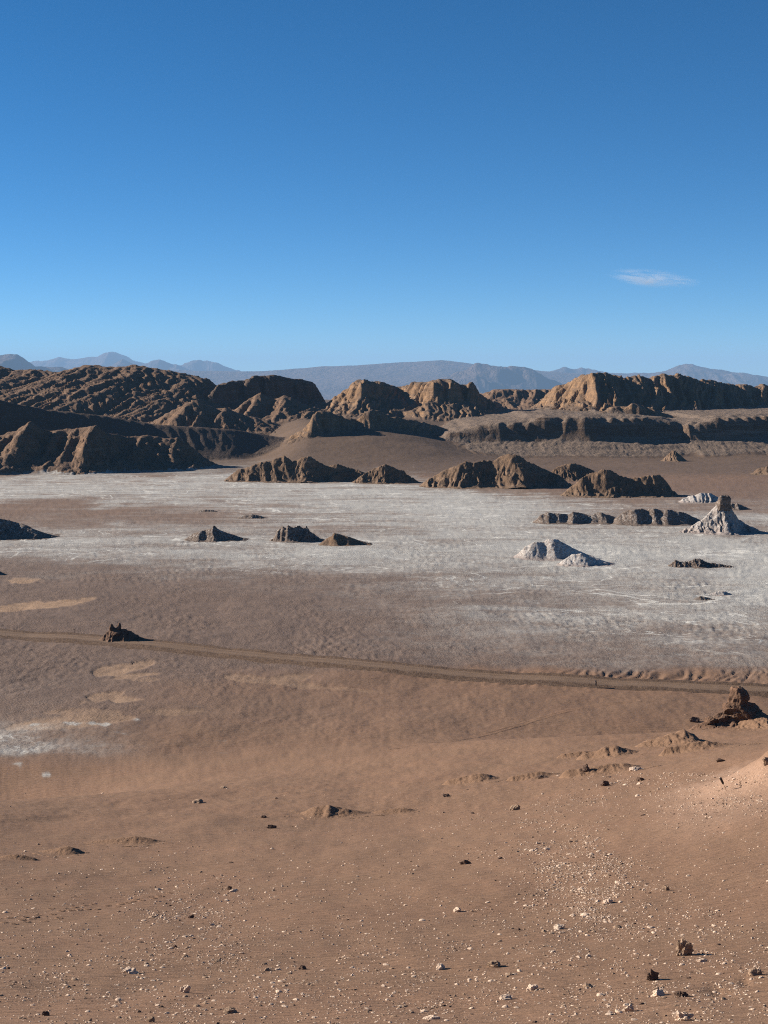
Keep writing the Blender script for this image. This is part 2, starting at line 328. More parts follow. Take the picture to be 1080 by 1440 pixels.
def ground_h(x, y, fine=True):
    x = np.asarray(x, float); y = np.asarray(y, float); shp = x.shape; x = x.ravel(); y = y.ravel()
    h = dune_h(x, y); D = np.hypot(x, y)
    nz = fbm(x / 38, y / 45, 3, 200) * .55 * sstep(30, 150, D) * (1 - .7 * sstep(350, 600, D))
    nz += fbm(x / 6.5, y / 9, 3, 203) * .13 * sstep(5, 60, D) + ridged(x / 2.2, y / 3.4, 3, 206) * .09 * sstep(60, 200, D)
    h = h + nz + hum_h(x, y)
    far = np.hypot(x, y); h = h - 720 * sstep(3400, 24000, far)
    nearm = (y > 100) & (y < 1000) & (np.abs(x) < 400)
    if nearm.any():
        X, Y = x[nearm], y[nearm]; s, c, t = zones(X, Y); on = 1 - sstep(.5, 3, h[nearm])
        px, py = to_px(X, Y, 0.0)
        cr = fbm(X / 1.7, Y / 2.4, 4, 210, .6) * .15 * c * (1 - t) * np.clip(.55 + 1.1 * fbm(X / 28, Y / 45, 2, 212), .12, 1.4)
        rp_m = sstep(590, 720, px) * sstep(938, 948, py) * (1 - sstep(958, 966, py - (px - 700) * .028))
        rp = (ridged(X / 2.3 - Y / 5.5 + .5 * fbm(X / 9, Y / 12, 2, 3), Y / 16, 2, 66) - .45) * .42 * rp_m
        h[nearm] += (cr + rp - .4 * pan_depth(X, Y)) * on
    b = (y > CY0) & (y < CY1) & (x > CX0) & (x < CX1)
    if b.any(): h[b] += back_h(x[b], y[b]) * (1 - 0 * h[b])
    return h.reshape(shp)
def hit(px, py):                      # where the sight line meets the ground
    a, b, c = (float(v) for v in ray(px, py)); lo, hi, n = 20., 1500., 240
    for k in range(3):
        d = np.geomspace(lo, hi, n); below = np.nonzero(CAM_Z + c / b * d < ground_h(a / b * d, d))[0]
        if not len(below): return a / b * hi, hi
        q = max(int(below[0]), 1); lo, hi, n = d[q - 1], d[q], 24
    return a / b * hi, hi
def hits(px, py):                     # the same for many at once
    a, b, c = ray(px, py); lo = np.full(a.shape, 20.); hi = lo.copy(); done = np.zeros(a.shape, bool); cur = lo.copy()
    for _ in range(190):
        nxt = cur * 1.02; below = (CAM_Z + c / b * nxt < ground_h(a / b * nxt, nxt)) & ~done
        hi[below] = nxt[below]; lo[below] = cur[below]; done |= below; cur = nxt
        if done.all(): break
    for _ in range(9):
        m = (lo + hi) / 2; bl = CAM_Z + c / b * m < ground_h(a / b * m, m)
        hi = np.where(bl, m, hi); lo = np.where(bl, lo, m)
    return a / b * hi, hi
# hummocks: (px, py of the middle, half width px, half depth px, height px, ripple)
HS = [(470, 1147, 66, 10, 15, .18), (85, 1199, 38, 6, 9, .16), (180, 1184, 58, 6, 8, .12), (20, 1206, 30, 4, 5, .08), (672, 1096, 40, 5, 9, .10),
      (865, 1060, 44, 6, 12, .14), (860, 1082, 60, 7, 9, .16), (950, 1044, 46, 7, 17, .14), (1000, 1050, 60, 7, 8, .12), (762, 1090, 40, 4, 5, .06),
      (1062, 1022, 40, 10, 22, .2), (1030, 1014, 60, 10, 12, .1), (820, 1060, 30, 3, 4, .05), (1135, 1100, 135, 30, 62, 0), (560, 1140, 30, 4, 4, .04), (405, 1116, 24, 3, 3, 0)]
_tmp = []
PITS = [(1010, 1394, .42, 1.0, -.16), (967, 1427, .30, .8, -.12), (1048, 1382, .22, .7, -.09), (930, 1432, .3, .7, -.07)]
for (px, py, rx, ry, hp, rp) in HS:
    if rp: continue
    X, Y = hit(min(px, 1075), py); X = X + (px - min(px, 1075)) * Y / F_PX
    s = Y / F_PX; _tmp.append((X, Y, rx * s * .85, max(ry * s * 4.2, rx * s * .6), hp * s * (1.25 if rp else .95), rp * .9))
for (px, py, rx, ry, hh) in PITS: X, Y = hit(px, py); _tmp.append((X, Y, rx, ry, hh, 0))
HUM.extend(_tmp)

# ------------------------------------------------------------------ materials
def nodes(name):
    m = bpy.data.materials.new(name); m.use_nodes = True; nt = m.node_tree
    for n in list(nt.nodes):
        if n.type not in ('BSDF_PRINCIPLED', 'OUTPUT_MATERIAL'): nt.nodes.remove(n)
    b = next(n for n in nt.nodes if n.type == 'BSDF_PRINCIPLED'); b.inputs['Roughness'].default_value = .95
    b.inputs['Specular IOR Level'].default_value = .15
    return m, nt, b
class NT:
    def __init__(s, nt): s.nt = nt; s.N = nt.nodes; s.L = nt.links
    def coord(s, scale=(1, 1, 1), rot=(0, 0, 0)):
        if not hasattr(s, 'tc'): s.tc = s.N.new('ShaderNodeNewGeometry')
        m = s.N.new('ShaderNodeMapping'); m.inputs['Scale'].default_value = scale; m.inputs['Rotation'].default_value = rot
        s.L.new(s.tc.outputs['Position'], m.inputs[0]); return m.outputs[0]
    def noise(s, scale, detail=4, rough=.55, co=None, dist=0):
        n = s.N.new('ShaderNodeTexNoise'); n.inputs['Scale'].default_value = scale; n.inputs['Detail'].default_value = detail
        n.inputs['Roughness'].default_value = rough; n.inputs['Distortion'].default_value = dist
        s.L.new(co or s.coord(), n.inputs['Vector']); return n.outputs['Fac']
    def vor(s, scale, co=None, feat='F1'):
        n = s.N.new('ShaderNodeTexVoronoi'); n.feature = feat; n.inputs['Scale'].default_value = scale; s.L.new(co or s.coord(), n.inputs['Vector']); return n.outputs[0]
    def ramp(s, fac, a, b, lo=0., hi=1.):
        n = s.N.new('ShaderNodeMapRange'); n.inputs[1].default_value = a; n.inputs[2].default_value = b; n.inputs[3].default_value = lo; n.inputs[4].default_value = hi
        n.interpolation_type = 'SMOOTHSTEP'; s.L.new(fac, n.inputs[0]); return n.outputs[0]
    def mix(s, f, a, b, mode='MIX'):
        n = s.N.new('ShaderNodeMix'); n.data_type = 'RGBA'; n.blend_type = mode
        for sock, v in ((n.inputs[0], f), (n.inputs[6], a), (n.inputs[7], b)):
            if isinstance(v, (int, float)): sock.default_value = v
            elif isinstance(v, tuple): sock.default_value = (*v, 1)
            else: s.L.new(v, sock)
        return n.outputs[2]
    def math(s, op, a, b=0.):
        n = s.N.new('ShaderNodeMath'); n.operation = op
        for sock, v in ((n.inputs[0], a), (n.inputs[1], b)):
            if isinstance(v, (int, float)): sock.default_value = v
            else: s.L.new(v, sock)
        return n.outputs[0]
    def attr(s, name):
        n = s.N.new('ShaderNodeAttribute'); n.attribute_name = name; return n.outputs['Fac']
    def bump(s, h, dist, strength=1., normal=None):
        n = s.N.new('ShaderNodeBump'); n.inputs['Distance'].default_value = dist; n.inputs['Strength'].default_value = strength
        s.L.new(h, n.inputs['Height']);
        if normal: s.L.new(normal, n.inputs['Normal'])
        return n.outputs[0]

SAND = (.238, .141, .089); SAND2 = (.212, .125, .078)
def mat_ground():
    m, nt, b = nodes('sand_and_salt'); t = NT(nt)
    salt, crust, tan, hum, pz = t.attr('salt'), t.attr('crust'), t.attr('silt'), t.attr('hummock'), t.attr('dune')
    big = t.noise(.02, 5, .6); mid = t.noise(.25, 5, .6); fine = t.noise(2.2, 4, .7)
    sand = t.mix(t.ramp(big, .3, .7), SAND, SAND2)
    sand = t.mix(t.ramp(t.noise(.16, 3, .5, t.coord((.35, 1, 1), (0, 0, -.35))), .35, .65, 0, .35), sand, (.20, .128, .08))
    sand = t.mix(t.ramp(fine, .3, .7, 0, .35), sand, (.125, .078, .048))
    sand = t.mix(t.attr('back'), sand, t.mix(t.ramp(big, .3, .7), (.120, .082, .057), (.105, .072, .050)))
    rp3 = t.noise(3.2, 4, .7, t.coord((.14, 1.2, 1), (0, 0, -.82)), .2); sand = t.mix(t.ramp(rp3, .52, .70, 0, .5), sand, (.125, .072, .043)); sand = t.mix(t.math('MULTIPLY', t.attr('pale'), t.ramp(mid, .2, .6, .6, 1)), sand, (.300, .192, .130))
    grit = t.noise(11., 3, .8); sand = t.mix(t.ramp(grit, .56, .72, 0, .5), sand, (.30, .20, .135)); sand = t.mix(t.ramp(grit, .44, .30, 0, .5), sand, (.10, .060, .038))
    cr = t.mix(t.ramp(fine, .35, .65), (.134, .090, .067), (.188, .134, .103))
    cr = t.mix(t.ramp(mid, .35, .7, 0, .5), cr, (.11, .08, .064))
    streak = t.noise(.05, 7, .7, t.coord((.25, 1.6, 1), (0, 0, .05)))
    grain = t.noise(.55, 4, .65, t.coord((1, .7, 1)))
    sfac = t.math('ADD', salt, t.math('MULTIPLY', t.math('SUBTRACT', streak, .5), t.attr('streaky')))
    sfac = t.math('ADD', sfac, t.math('MULTIPLY', t.math('SUBTRACT', grain, .5), 1.1)); sfac = t.math('ADD', sfac, t.math('MULTIPLY', t.math('SUBTRACT', t.noise(.11, 4, .6, t.coord((.7, 1, 1), (0, 0, .4)), .8), .5), .9))
    patch = t.noise(.021, 5, .62, t.coord((.6, 1, 1)), .6); sfac = t.math('ADD', sfac, t.math('MULTIPLY', t.math('SUBTRACT', patch, .5), 1.7))
    vn = t.noise(.028, 4, .55, t.coord((.8, 1, 1), (0, 0, .5)), 1.2); vein = t.ramp(t.math('ABSOLUTE', t.math('SUBTRACT', vn, .5)), .0, .014, 1, 0)
    vein = t.math('MULTIPLY', t.math('MULTIPLY', vein, t.ramp(t.noise(.06, 3), .40, .55)), t.ramp(salt, .3, .6)); sfac = t.math('ADD', sfac, t.math('MULTIPLY', vein, .7))
    sfac = t.math('ADD', t.math('MULTIPLY', t.ramp(sfac, .10, .95), .62), t.math('MULTIPLY', salt, .38)); sfac = t.math('MULTIPLY', sfac, t.ramp(salt, .0, .55, .0, 1.))
    saltc = t.mix(t.ramp(t.noise(3., 3, .7), .35, .7), (.455, .452, .415), (.31, .30, .272))
    col = t.mix(crust, sand, cr)
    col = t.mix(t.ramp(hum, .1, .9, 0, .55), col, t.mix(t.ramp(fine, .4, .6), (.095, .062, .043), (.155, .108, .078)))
    col = t.mix(tan, col, t.mix(t.ramp(mid, .35, .65), (.33, .22, .14), (.26, .17, .108)))
    wht = t.math('MULTIPLY', t.ramp(t.noise(.055, 5, .65, t.coord((.6, 1, 1), (0, 0, .3)), .8), .56, .68), t.ramp(salt, .62, .9)); saltc = t.mix(t.math('MULTIPLY', wht, .75), saltc, (.64, .63, .57))
    col = t.mix(sfac, col, saltc)
    col = t.mix(t.math('MULTIPLY', vein, .7), col, (.66, .64, .57))
    nt.links.new(col, b.inputs['Base Color'])
    # relief: wind streaks on the dune, polygons and lumps of the crust
    rip = t.noise(1.5, 3, .55, t.coord((.16, 1.1, 1), (0, 0, -.82)), .3)
    rip2 = t.noise(5.5, 2, .5, t.coord((.22, 1, 1), (0, 0, -.82)), .2)
    bs = t.math('ADD', t.math('MULTIPLY', rip, .26), t.math('MULTIPLY', rip2, .17))
    bs = t.math('ADD', bs, t.math('MULTIPLY', t.noise(9, 3, .7), .05))
    bc = t.math('ADD', t.math('MULTIPLY', t.noise(2.3, 5, .75), .75), t.math('MULTIPLY', t.vor(1.7), .25)); bc = t.math('MULTIPLY', bc, t.ramp(t.noise(.04, 3), .35, .65, .45, 1.25))
    hgt = t.math('ADD', t.math('MULTIPLY', bs, t.math('SUBTRACT', 1., crust)), t.math('MULTIPLY', bc, t.math('MULTIPLY', crust, .42)))
    nt.links.new(t.bump(hgt, 1.0, .8), b.inputs['Normal'])
    return m
def mat_rock(name, dust, rock, dark, bumps=((.12, 3.0), (.6, .8)), strata=.5, salt=0., zscale=1.0, slope=(.55, .85)):
    m, nt, b = nodes(name); t = NT(nt)
    geo = nt.nodes.new('ShaderNodeNewGeometry'); sx = nt.nodes.new('ShaderNodeSeparateXYZ'); nt.links.new(geo.outputs['True Normal'], sx.inputs[0])
    steep = t.ramp(sx.outputs[2], slope[0], slope[1], 1, 0)
    k = bumps[0][0]
    n1 = t.noise(k, 6, .65); n2 = t.noise(k * 6, 5, .7)
    st = t.noise(1.0, 5, .7, t.coord((.02 * zscale, .02 * zscale, .55 * zscale)), .4)
    rc = t.mix(t.ramp(n1, .3, .7), rock, dark)
    st2 = t.noise(1.0, 4, .6, t.coord((.012 * zscale, .012 * zscale, .30 * zscale), (.05, .12, 0)), .3)
    rc = t.mix(t.ramp(st2, .54, .62, 0, .55), rc, tuple(min(1, c * 1.5) for c in dust))
    rc = t.mix(t.ramp(st, .42, .62, 0, strata), rc, dark)
    rc = t.mix(t.ramp(n2, .4, .75, 0, .4), rc, tuple(min(1, c * 1.35) for c in rock))
    dc = t.mix(t.ramp(n2, .35, .7, 0, .6), dust, tuple(c * .72 for c in dust))
    col = t.mix(t.math('MULTIPLY', steep, t.ramp(n1, .2, .5, .55, 1)), dc, rc)
    if salt:
        sf = t.math('MULTIPLY', t.ramp(t.noise(k * 2.2, 5, .7), .5 - salt * .35, .75 - salt * .35), t.ramp(sx.outputs[2], .3, .8, .35, 1))
        col = t.mix(sf, col, (.46, .43, .39))
    col = t.mix(t.math('MULTIPLY', t.attr('apron'), t.ramp(n2, .25, .6, .5, 1)), col, tuple(c * .95 for c in dust))
    nt.links.new(col, b.inputs['Base Color'])
    h = None
    for sc, am in bumps:
        v = t.math('MULTIPLY', t.noise(sc, 6, .7), am); h = v if h is None else t.math('ADD', h, v)
    nt.links.new(t.bump(h, 1.0, .9), b.inputs['Normal'])
    return m
M_GROUND = mat_ground()
M_HILL = mat_rock('brown_badland_rock', (.165, .106, .069), (.195, .117, .068), (.095, .059, .037))
M_HILLO = mat_rock('orange_badland_rock', (.165, .112, .075), (.28, .168, .088), (.11, .07, .043))
M_SHADED = mat_rock('shade_darkened_badland_rock', (.11, .078, .058), (.12, .082, .056), (.06, .042, .031))  # badland rock for the shaded ridges, their shade deepened in the colour
M_TALUS = mat_rock('banded_cliff_rock', (.17, .127, .095), (.145, .094, .06), (.07, .047, .032), strata=.8)
M_OUT = mat_rock('outcrop_rock', (.17, .115, .076), (.195, .122, .073), (.085, .057, .038), ((.35, 1.0), (1.6, .35)), .4)
M_OUTS = mat_rock('salt_dusted_outcrop', (.26, .215, .19), (.22, .17, .14), (.10, .08, .07), ((.6, .5), (2.2, .2)), .2, salt=.5)
M_OUTG = mat_rock('grey_brown_outcrop', (.15, .113, .088), (.125, .09, .068), (.06, .043, .034), ((.6, .5), (2.2, .2)), .3, salt=.08)
M_CRAG = mat_rock('dark_crag_rock', (.17, .102, .066), (.145, .086, .055), (.06, .036, .025), ((1.6, .22), (6, .07)), .3)
M_FAR = mat_rock('far_mountain_rock', (.11, .080, .066), (.095, .07, .06), (.055, .045, .045), ((.0009, 380.), (.005, 70)), .3, zscale=.03, slope=(.9, .99))
def mat_stone(name, c1, c2, k=9.):
    m, nt, b = nodes(name); t = NT(nt)
    oi = nt.nodes.new('ShaderNodeObjectInfo')
    c = t.mix(t.ramp(t.noise(k, 4, .7), .3, .7), c1, c2)
    c = t.mix(t.ramp(t.noise(.9, 2), .35, .65, 0, .5), c, tuple(x * .65 for x in c1))
    nt.links.new(c, b.inputs['Base Color']); nt.links.new(t.bump(t.noise(k * 2, 4, .7), .03, .8), b.inputs['Normal']); return m
M_PALE = mat_stone('pale_stone', (.68, .52, .39), (.50, .375, .275))
M_TANS = mat_stone('tan_stone', (.34, .235, .16), (.22, .15, .10))
M_BLACK = mat_stone('dark_stone', (.15, .098, .070), (.08, .050, .037))
def mat_plain(name, c, r=.8):
    m, nt, b = nodes(name); t = NT(nt); b.inputs['Roughness'].default_value = r
    nt.links.new(t.mix(t.ramp(t.noise(8, 3), .35, .65), c, tuple(x * .8 for x in c)), b.inputs['Base Color']); return m

# ------------------------------------------------------------------ mesh helpers
def mesh_from(name, V, Fc, mat, parent=None, smooth=True, attrs=None):
    V = np.asarray(V, np.float32); Fc = np.asarray(Fc, np.int32); me = bpy.data.meshes.new(name)
    me.vertices.add(len(V)); me.vertices.foreach_set('co', V.ravel())
    n, k = Fc.shape; me.loops.add(n * k); me.loops.foreach_set('vertex_index', Fc.ravel())
    me.polygons.add(n); me.polygons.foreach_set('loop_start', np.arange(0, n * k, k, dtype=np.int32))
    me.polygons.foreach_set('use_smooth', np.full(n, smooth)); me.update(calc_edges=True)
    for a, v in (attrs or {}).items():
        at = me.attributes.new(a, 'FLOAT', 'POINT'); at.data.foreach_set('value', np.asarray(v, np.float32).ravel())
    me.materials.append(mat)
    o = bpy.data.objects.new(name, me); COL.objects.link(o)
    if parent: o.parent = parent
    return o
def tag(o, label=None, cat=None, group=None, kind=None):
    if label: o['label'] = label
    if cat: o['category'] = cat
    if group: o['group'] = group
    if kind: o['kind'] = kind
    return o
def grid_faces(R, Cn, wrap=False):
    j, i = np.meshgrid(np.arange(R - 1), np.arange(Cn if wrap else Cn - 1), indexing='ij'); i2 = (i + 1) % Cn
    return np.stack([j * Cn + i, j * Cn + i2, (j + 1) * Cn + i2, (j + 1) * Cn + i], -1).reshape(-1, 4)

# ------------------------------------------------------------------ ground sheets
def azimuths(dense, mid=.14):
    a = [*np.arange(-180, -44, 4.), *np.arange(-44, -17, mid * 2), *np.linspace(-17, 17, dense), *np.arange(17 + mid * 2, 40, mid * 2), *np.arange(40, 180, 4.)]
    return np.radians(np.array(a))
def ground_attrs(x, y, z):
    s, c, t = zones(x, y); on = (1 - sstep(1.0, 5.5, z)) * (y > 100)
    h = hum_mask(x, y)
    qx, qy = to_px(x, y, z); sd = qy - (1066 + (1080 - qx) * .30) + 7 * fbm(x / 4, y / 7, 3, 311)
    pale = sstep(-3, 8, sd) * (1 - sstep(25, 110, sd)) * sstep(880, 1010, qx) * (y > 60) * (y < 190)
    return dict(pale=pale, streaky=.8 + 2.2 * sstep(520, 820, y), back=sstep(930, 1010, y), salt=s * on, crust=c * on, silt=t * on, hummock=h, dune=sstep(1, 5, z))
def near_ground():
    az = azimuths(560)
    py = np.concatenate([np.arange(1700, 1440, -8), np.arange(1440, 1150, -2.3), np.arange(1150, 672, -1.35)])
    a, b, c = ray(540, py)
    Dn = []
    for q, cc in zip(py, c / b):
        d = np.arange(3, 960, .25 if q > 1000 else 1.0); zz = PR[1][np.clip(d.astype(int), 0, 418)]
        k = np.nonzero(CAM_Z + cc * d < zz)[0]; Dn.append(d[k[0]] if len(k) else 950)
    Dn = np.unique(np.round(np.array(Dn), 2)); Dn = Dn[Dn < 944]
    keep = [Dn[0]]
    for d in Dn[1:]:
        if d - keep[-1] > .12: keep.append(d)
    r = np.concatenate([[0.3, 2, 5, 9, 14, 19], [d for d in keep if d > 22], [948.]])
    r = np.unique(r)
    Rr, Aa = np.meshgrid(r, az, indexing='ij'); x = Rr * np.sin(Aa); y = Rr * np.cos(Aa)
    z = ground_h(x, y); V = np.stack([x, y, z], -1).reshape(-1, 3)
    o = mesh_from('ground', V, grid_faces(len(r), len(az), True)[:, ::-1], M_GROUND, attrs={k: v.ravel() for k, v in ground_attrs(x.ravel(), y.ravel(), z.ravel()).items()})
    tag(o, 'brown sand slope running down to the crusted salt flat', kind='structure')
    return o
near_ground()
def back_ground():
    az = azimuths(800, .12)
    r = np.concatenate([np.arange(944, 1100, 2.0), np.arange(1100, 1700, 2.6), np.arange(1700, 2300, 6), np.arange(2300, 2760, 25), np.geomspace(2800, 70000, 36)])
    Rr, Aa = np.meshgrid(r, az, indexing='ij'); x = Rr * np.sin(Aa); y = Rr * np.cos(Aa)
    z = ground_h(x, y); z[0] -= .15
    lab = np.zeros(x.shape, int); b = (y > CY0) & (y < CY1) & (x > CX0) & (x < CX1)
    i = ((x[b] - CX0) / CS).astype(int); j = ((y[b] - CY0) / CS).astype(int); lab[b] = LAB[j, i]
    V = np.stack([x, y, z], -1).reshape(-1, 3); Fq = grid_faces(len(r), len(az), True)[:, ::-1]
    fl = lab.ravel()[Fq].max(axis=1)
    at = ground_attrs(x.ravel(), y.ravel(), z.ravel())
    for k in range(len(PRIMS) + 1):
        f = Fq[fl == k]
        if not len(f): continue
        u, inv = np.unique(f, return_inverse=True); f2 = inv.reshape(f.shape)
        if k == 0:
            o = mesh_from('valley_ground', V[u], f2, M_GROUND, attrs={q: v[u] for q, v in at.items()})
            tag(o, 'smooth brown dune and plain behind the salt flat', kind='structure')
        else:
            p = PRIMS[k - 1]; m = p.get('mat') or M_HILL
            m = {0: M_SHADED, 1: M_HILL, 2: M_SHADED, 5: M_SHADED, 7: M_HILLO, 8: M_HILLO, 9: M_HILL, 10: M_HILLO, 11: M_HILLO, 12: M_TALUS}.get(k - 1, M_HILL)
            o = mesh_from(p['n'], V[u], f2, m); tag(o, p['label'], kind='structure')
back_ground()

# ------------------------------------------------------------------ far mountains
def mountain(name, label, D, pts, wf, seed, rough=.20, base=-730., mat=M_FAR):
    D = D * 2.4; wf = wf * 2.4
    xs = []; zs = []
    for px, py in pts: X, Z = P(px, py, D); xs.append(float(X)); zs.append(float(Z))
    n = 360; m = 56;  X = np.linspace(xs[0], xs[-1], n); T = np.linspace(-1, 1, m)
    XX, TT = np.meshgrid(X, T); Zc = np.interp(XX, xs, zs)
    YY = D + TT * wf; L = wf
    ta = np.clip(1 - np.abs(TT), 0, 1)
    w = fbm(XX / L * 1.3, YY / L * 1.3, 4, seed)
    g = np.clip(ta + w * .22 * np.sqrt(np.clip(4 * ta * (1 - ta), 0, 1)), 0, 1)
    Z = base + (Zc - base) * (g ** 1.15)
    Z += (Zc - base) * rough * (ridged(XX / L * 3.2 + w, YY / L * 3.2, 4, seed + 5) - .55) * np.sqrt(np.clip(4 * ta * (1 - ta), 0, 1)) 
    Z += (Zc - base) * rough * .2 * fbm(XX / L * 9, YY / L * 9, 3, seed + 9) * ta
    o = mesh_from(name, np.stack([XX, YY, Z], -1).reshape(-1, 3), grid_faces(m, n), mat)
    return tag(o, label, kind='structure')
mountain('mountain', 'blue-hazed rounded mountain at the far left of the horizon', 11000, [(-260, 522), (-150, 505), (-60, 503), (-10, 500), (8, 497), (25, 496), (36, 500), (48, 508), (75, 512), (105, 518), (150, 524), (230, 530)], 1800, 1)
mountain('mountain', 'pale distant volcano with a twin-pointed summit', 23000, [(-100, 520), (0, 516), (60, 507), (85, 503), (100, 506), (120, 502), (140, 500), (152, 496), (160, 494), (168, 497), (178, 501), (192, 509), (215, 515), (250, 520)], 2600, 2, .16)
mountain('mountain', 'small dark cone in front of the pale distant volcano', 17000, [(120, 530), (150, 519), (165, 507), (172, 504), (182, 508), (200, 516), (228, 530)], 1500, 12, .1)
mountain('mountain', 'small hazy peak to the right of the volcano', 19000, [(160, 524), (200, 514), (215, 508), (225, 506), (236, 509), (250, 514), (290, 526)], 1700, 3)
mountain('mountain', 'low hazy hump right of the small peak', 21000, [(220, 526), (250, 513), (262, 509), (275, 506), (290, 507), (305, 510), (318, 516), (350, 525)], 1700, 4)
mountain('mountain', 'long low blue tableland across the middle of the horizon', 14500, [(40, 535), (150, 522), (250, 519), (330, 518), (400, 515), (450, 513), (520, 510), (570, 508), (600, 506), (622, 505), (650, 508), (690, 513), (760, 520), (860, 528), (980, 535)], 4200, 5, .07)
mountain('mountain', 'dark blue rounded hill right of the centre of the horizon', 11500, [(590, 538), (630, 526), (655, 516), (668, 510), (680, 509), (700, 511), (715, 514), (738, 514), (752, 520), (770, 531), (790, 538)], 1500, 6)
mountain('mountain', 'hazy double-topped peak above the gap between the ridges', 17000, [(730, 536), (765, 524), (780, 517), (792, 513), (805, 515), (818, 514), (830, 516), (842, 521), (900, 523), (950, 524), (1000, 530)], 1900, 7)
mountain('mountain', 'hazy broad cone above the right ridge', 15500, [(840, 534), (900, 524), (935, 520), (950, 515), (965, 512), (978, 513), (1000, 519), (1030, 521), (1050, 522), (1080, 527), (1160, 531), (1300, 536)], 2200, 8)

# ------------------------------------------------------------------ road across the valley floor
def road():
    cl = [(-500, 856), (-250, 872), (0, 890.5), (90, 896.5), (270, 913), (400, 926), (540, 940), (700, 952), (840, 961), (960, 967), (1080, 972.5), (1300, 982), (1600, 994)]
    pts = np.array([flat(*p) for p in cl]); s = np.concatenate([[0], np.cumsum(np.hypot(*np.diff(pts, axis=0).T))])
    n = 700; S = np.linspace(0, s[-1], n); cx = np.interp(S, s, pts[:, 0]); cy = np.interp(S, s, pts[:, 1])
    k = np.hanning(61); k /= k.sum(); pad = lambda a: np.convolve(np.concatenate([np.full(30, a[0]) + (a[1] - a[0]) * np.arange(-30, 0), a, np.full(30, a[-1]) + (a[-1] - a[-2]) * np.arange(1, 31)]), k, 'valid')
    cx, cy = pad(cx), pad(cy); tx = np.gradient(cx); ty = np.gradient(cy); l = np.hypot(tx, ty); nx, ny = -ty / l, tx / l
    offs = np.array([-6.8, -5.8, -5.1, -4.6, -4.1, -3.6, -3.0, -2.2, -1.8, -1.4, -.9, -.4, 0, .4, .9, 1.4, 1.8, 2.2, 3.0, 3.6, 4.1, 4.6, 5.1, 5.8, 6.8])
    prof_ = np.array([-.5, .0, .16, .50, .55, .24, .17, .17, .15, .12, .15, .17, .19, .17, .15, .12, .15, .17, .17, .28, .85, .95, .4, .05, -.5][:0] + [-.5, .0, .16, .50, .55, .24, .18, .17, .11, .16, .17, .17, .2, .17, .17, .16, .11, .17, .18, .26, .50, .56, .26, .03, -.5]); rutv = np.array([0] * 8 + [1, .4, 0, 0, 0, 0, 0, .4, 1] + [0] * 8)
    offs = offs * .88; O, I = np.meshgrid(offs, np.arange(n), indexing='ij')
    x = cx[I] + nx[I] * O; y = cy[I] + ny[I] * O
    hb = ground_h(cx + 0, cy + 0) * 0 + np.convolve(np.pad(ground_h(cx, cy), 10, 'edge'), np.ones(21) / 21, 'valid')
    berm = np.abs(O) > 3
    z = hb[I] + prof_[:, None] * np.where(berm, 1 + .3 * fbm(x / 7, y / 7, 4, 90, .6), 1) + fbm(x / 1.1, y / 1.1, 2, 91) * .03 + .1
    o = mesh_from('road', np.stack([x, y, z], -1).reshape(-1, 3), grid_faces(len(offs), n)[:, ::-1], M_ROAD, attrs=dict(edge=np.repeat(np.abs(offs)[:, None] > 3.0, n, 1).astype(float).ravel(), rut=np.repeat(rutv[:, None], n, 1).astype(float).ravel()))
    tag(o, 'graded dirt road crossing the valley between low windrows', kind='structure')
def mat_road():
    m, nt, b = nodes('graded_dirt'); t = NT(nt)
    c = t.mix(t.ramp(t.noise(.4, 5), .35, .65), (.19, .128, .086), (.165, .11, .073)); c = t.mix(t.ramp(t.noise(4, 3), .3, .7, 0, .4), c, (.125, .084, .055))
    c = t.mix(t.math('MULTIPLY', t.attr('rut'), t.ramp(t.noise(.08, 4), .35, .6)), c, (.12, .078, .052))
    c = t.mix(t.attr('edge'), c, t.mix(t.ramp(t.noise(1.5, 4), .4, .6), (.085, .055, .038), (.13, .086, .058)))  # darker edge strips paint in the shade along the berms
    nt.links.new(c, b.inputs['Base Color']); nt.links.new(t.bump(t.noise(3, 4), .15, .7), b.inputs['Normal']); return m
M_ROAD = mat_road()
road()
def strip(name, label, pix, width, mat, lift=.03, amp=.0):
    h = [hit(*p) for p in pix]; pts = np.array(h); s = np.concatenate([[0], np.cumsum(np.hypot(*np.diff(pts, axis=0).T))])
    n = int(s[-1] / .8) + 2; S = np.linspace(0, s[-1], n); cx = np.interp(S, s, pts[:, 0]); cy = np.interp(S, s, pts[:, 1])
    k = np.hanning(31); k /= k.sum(); pad = lambda a: np.convolve(np.pad(a, 15, 'reflect', reflect_type='odd'), k, 'valid'); cx, cy = pad(cx), pad(cy)
    tx = np.gradient(cx); ty = np.gradient(cy); l = np.hypot(tx, ty); nx, ny = -ty / l, tx / l
    offs = np.array([-1, -.8, -.6, -.3, 0, .3, .6, .8, 1]) * width / 2; pr = np.array([-.05, .0, .03, .0, -.02, .0, .03, .0, -.05])
    O, I = np.meshgrid(offs, np.arange(n), indexing='ij'); x = cx[I] + nx[I] * O; y = cy[I] + ny[I] * O
    z = ground_h(x, y) + pr[:, None] * (1 + .6 * fbm(x / 3, y / 3, 2, 4)) + lift
    o = mesh_from(name, np.stack([x, y, z], -1).reshape(-1, 3), grid_faces(len(offs), n)[:, ::-1], mat, attrs=dict(edge=np.zeros(x.size)))
    tag(o, label, kind='structure')
strip('path', 'faint wheel track curving over the sand below the road', [(555, 1053), (620, 1044), (690, 1030), (740, 1017), (790, 1001), (850, 990), (900, 985)], 2.2, M_GROUND, lift=.02)

